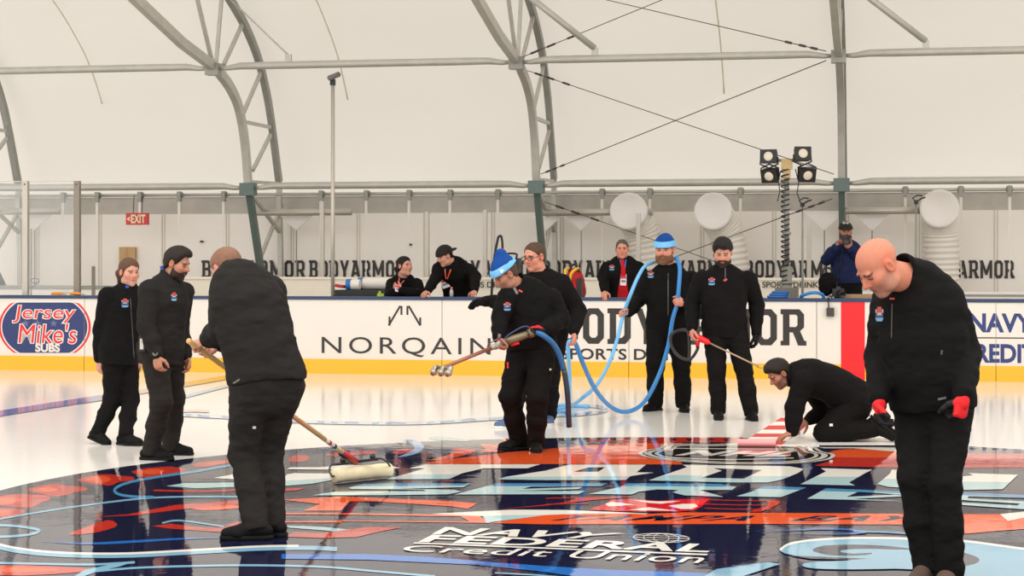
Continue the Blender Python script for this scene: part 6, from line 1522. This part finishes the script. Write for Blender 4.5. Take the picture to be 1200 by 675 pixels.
# red and black tool bag
a = uz(662, 348, .7); b = uz(683, 316, .7); u0, u1, zt = a[0], b[0], b[1]; z_b = 1.0
r = empty('tool_bag', R((u0+u1)/2, .75, z_b-.0)); tag(r, 'red and black tool bag with yellow straps right of the man with glasses', 'bag')
bagf = wrinkle(uni([ell(R((u0+u1)/2, .78, (zt+z_b)/2), np.stack([UH, VH, (0, 0, 1)]), ((u1-u0)*.56, .17, (zt-z_b)*.56)), ell(R((u0+u1)/2, .78, z_b+.14), np.stack([UH, VH, (0, 0, 1)]), ((u1-u0)*.6, .19, .15))], .05), .01, (18, 18, 18))
bagf = keep(bagf, R(0, 0, z_b), (0, 0, -1)); surf_obj('bag_body', bagf, .008, mat('bag_red', srgb(192, 30, 36), .7, 0, .1, 60), r)
for f, w_, zz0, zz1, c, nm in ((.12, .12, z_b+.02, zt-.12, M_BLACK, 'side_panel'), (.88, .14, z_b+.02, zt-.12, M_BLACK, 'side_panel'), (.5, .2, z_b+.03, z_b+.16, M_BLACK, 'front_pocket')):
    uc = u0+(u1-u0)*f; mb = MB(); mb.box(uc-(u1-u0)*w_, uc+(u1-u0)*w_, .575, .66, zz0, zz1); mb.build(nm, c, r)
for f, tl in ((.1, .0), (.45, .05)):
    uc = u0+(u1-u0)*f; mb = MB(); mb.tube(spline([R(uc-.03, .58, z_b+.26), R(uc, .56, zt-.06), R(uc+tl, .6, zt), R(uc+.03+tl, .7, zt+.02)], 5), .02, 8); mb.build('strap', mat('strap_yellow', srgb(232, 186, 50), .6), r, True)
mb = MB(); mb.tube(spline([R(u0+.05, .72, zt-.04), R(u0+.1, .72, zt+.06), R(u1-.1, .72, zt+.06), R(u1-.05, .72, zt-.04)], 6), .016, 8); mb.build('carry_handle', M_BLACK, r, True)
mb = MB(); mb.box(u0-.1, u1+.12, .55, 1.0, .12, z_b); mb.box(u0-.12, u1+.14, .53, 1.02, z_b-.04, z_b-.002); tag(mb.build('storage_crate', mat('crate_grey', srgb(90, 88, 86), .6)), 'grey crate behind the boards carrying the red tool bag', 'crate')
# bottle beside the leaning man
c = on_v(531, 343, .2); r = empty('water_bottle', R(to_uvz(c)[0], .1, BH+.012)); tag(r, 'small clear bottle with a pink cap on the boards', 'bottle'); c = R(to_uvz(c)[0], .1, BH+.012)
mb = MB(); mb._lathe(c, (0, 0, 1), [(0, .02), (.005, .026), (.08, .026), (.10, .014), (.11, .013)], 14, 0); mb.build('bottle_body', mat('bottle_clear', srgb(176, 174, 170), .2), r, True); mb = MB(); mb._lathe(c+np.array([0, 0, .105]), (0, 0, 1), [(0, .016), (.028, .016), (.03, .01)], 12, 0); mb.build('bottle_cap', mat('cap_pink', srgb(222, 90, 120), .4), r, True)
# blue hose coils on the boards at the right
r = empty('hose_coil', R(uz(955, 350, .1)[0], .08, BH)); tag(r, 'bright blue hose arching over the boards left of the photographer', 'hose')
mb = MB(); mb.tube(spline([on_v(937, 354, .25)+np.array([0,0,-.3]), on_v(938, 350, .12), on_v(944, 345, .06), on_v(953, 343, .04), on_v(961, 344, .06), on_v(965.5, 350, .12), on_v(966, 354, .25)+np.array([0,0,-.3])], 8), .022, 10); mb.build('hose_run', M_HB, r, True)
r = empty('hose_bundle', R(uz(908, 350, .06)[0], .06, BH+.012)); tag(r, 'flat coil of blue hose resting on the boards below the lamp mast', 'hose'); ub = uz(911, 350, .06)[0]
for k_ in range(3):
    mb = MB(); mb.tube([R(ub+(.125-.012*k_)*math.cos(t)+.02*k_, .06+.06*math.sin(t), BH+.03+.03*k_) for t in np.linspace(0, 6.283, 28)], .017, 8, 0, False); mb.build('hose_turn', mat('hose_royal', srgb(36, 92, 160), .45), r, True)
# camera, slung camera bag and hanging box of the photographer
cc = at_depth(990, 282, P13['d']-.26); r = empty('photo_camera', cc-np.array([0, 0, .05])); tag(r, 'black camera with a wide lens raised to the photographer\'s face', 'camera')
mb = MB(); mb.obox(cc, ((1, 0, 0), (0, 1, 0), (0, 0, 1)), (.072, .03, .048)); mb.obox(cc+np.array([0, 0, .058]), ((1, 0, 0), (0, 1, 0), (0, 0, 1)), (.03, .028, .018)); mb.obox(cc+np.array([-.055, -.025, -.0]), ((1, 0, 0), (0, 1, 0), (0, 0, 1)), (.02, .022, .045)); mb.build('camera_body', M_BLACK, r)
mb = MB(); mb._lathe(cc+np.array([.005, -.03, -.005]), (0, -1, -.05), [(0, .036), (.03, .038), (.06, .046), (.10, .05), (.105, .044), (.09, .038), (.085, .01)], 22, 0); smooth_by_angle(mb.build('lens', mat('lens_black', srgb(30, 30, 34), .25), r))
cc = at_depth(982, 343, P13['d']-.42); r = empty('spare_camera', cc-np.array([0, 0, .08])); tag(r, 'second camera hanging at the photographer\'s waist', 'camera')
mb = MB(); mb.obox(cc, ((1, 0, 0), (0, 1, 0), (0, 0, 1)), (.08, .035, .055)); mb.obox(cc+np.array([0, 0, .065]), ((1, 0, 0), (0, 1, 0), (0, 0, 1)), (.03, .03, .02)); mb.build('camera_body', M_BLACK, r)
mb = MB(); mb._lathe(cc+np.array([.01, -.03, 0]), (.2, -1, -.25), [(0, .04), (.06, .042), (.12, .05), (.125, .044), (.11, .03), (.105, .01)], 20, 0); smooth_by_angle(mb.build('lens', MATS['lens_black'], r))
mb = MB(); q = project(P13['jb'], [(988, 292), (986, 302), (984, 314), (982, 326)], .012)+[cc+np.array([-.02, 0, .07])]; mb.tube(spline(q, 5), .013, 6, 0, True, .5); mb.build('neck_strap', M_BLACK, r, True)
cb_ = on_v(968.5, 333, .35); r = empty('camera_bag', cb_-np.array([0, 0, .16])); tag(r, 'black padded bag hanging in front of the photographer, left side', 'bag')
surf_obj('bag_body', wrinkle(uni([ell(cb_, np.stack([UH, VH, (0, 0, 1)]), (.11, .09, .16)), ell(cb_+UH*.05+np.array([0, 0, .05]), np.stack([UH, VH, (0, 0, 1)]), (.09, .08, .10))], .04), .012, (20, 20, 20)), .009, mat_cloth('black_cloth'), r)
mb = MB(); mb.tube(spline([cb_+np.array([-.06, 0, .13]), cb_+np.array([-.02, 0, .22]), cb_+np.array([.09, .03, .2])], 6), .014, 6); mb.build('strap', M_BLACK, r, True); mb = MB(); mb.box(to_uvz(cb_)[0]-.13, to_uvz(cb_)[0]+.17, .28, .5, .12, 1.06); tag(mb.build('flight_case', M_BLACK), 'black case under the padded bag behind the boards', 'case')
c = on_v(973, 366, -.05); r = empty('junction_box', c-np.array([0, 0, .06])); tag(r, 'small black box hanging by a cable on the boards left of the red stripe', 'box')
mb = MB(); mb.box(to_uvz(c)[0]-.05, to_uvz(c)[0]+.05, -.075, -.005, c[2]-.055, c[2]+.06); mb.box(to_uvz(c)[0]-.035, to_uvz(c)[0]+.035, -.08, -.075, c[2]-.035, c[2]+.04); mb.build('case', mat('box_dark', srgb(70, 64, 58), .6), r)
mb = MB(); uc = to_uvz(c)[0]; mb.tube(spline([R(uc-.02, -.035, c[2]+.06), R(uc-.025, -.035, BH-.02), R(uc-.02, -.03, BH+.03), R(uc-.0, .08, BH+.04), R(uc+.02, .2, BH+.0)], 6), .009, 6); mb.build('cable', M_BLACK, r, True)
uc = uz(1008, 375, .75)[0]; mb = MB(); mb.box(uc-.75, uc+.75, .45, 1.3, .12, .42); tag(mb.build('riser', mat('riser_wood', srgb(150, 118, 82), .7, 0, 0, 1, .12, 10)), 'wooden riser the photographer stands on behind the boards', 'platform')
a = uz(1003, 374, .4); mb = MB(); mb.box(a[0]-.2, a[0]+.22, .33, .55, .42, BH+.06); tag(mb.build('wooden_box', mat('box_oak', srgb(170, 138, 96), .7, 0, 0, 1, .15, 9)), 'tan wooden box behind the boards in front of the photographer', 'box')
# ================================================================== camera, light
cam = bpy.data.cameras.new('camera'); co = bpy.data.objects.new('camera', cam); COL.objects.link(co)
co.location = (0, 0, CAMH); co.rotation_euler = (math.pi/2, 0, 0)
cam.sensor_fit = 'HORIZONTAL'; cam.sensor_width = 36; cam.lens = 36*F_PX/1200; cam.shift_y = -(337.5-HY)/1200; cam.clip_end = 200
SC.camera = co
w = bpy.data.worlds.new('daylight'); SC.world = w; w.use_nodes = True
bg = w.node_tree.nodes['Background']; bg.inputs[0].default_value = (1.0, .965, .92, 1); bg.inputs[1].default_value = 1.2
def area(name, loc, rot, sx, sy, power, col):
    l = bpy.data.lights.new(name, 'AREA'); l.shape = 'RECTANGLE'; l.size = sx; l.size_y = sy; l.energy = power; l.color = col
    o = bpy.data.objects.new(name, l); COL.objects.link(o); o.location = loc; o.rotation_euler = rot; return o
area('roof_daylight', (1.5, 9, 8.2), (math.radians(-8), 0, 0), 22, 12, 1100, (1, .965, .92))
sl = bpy.data.lights.new('side_fill', 'SUN'); sl.energy = 1.25; sl.angle = math.radians(100); sl.color = (1, .97, .93)  # added fill: soft sun from behind the camera to brighten vertical faces
so = bpy.data.objects.new('side_fill', sl); COL.objects.link(so); so.location = (0, -6, 6); so.rotation_euler = (math.radians(66), 0, math.radians(-8))
SC.view_settings.view_transform = 'Standard'; SC.view_settings.look = 'None'; SC.view_settings.exposure = 0.0; SC.view_settings.gamma = 1.0
SC.cycles.use_denoising = True; SC.cycles.max_bounces = 8; SC.cycles.transparent_max_bounces = 12; SC.cycles.caustics_reflective = False; SC.cycles.caustics_refractive = False
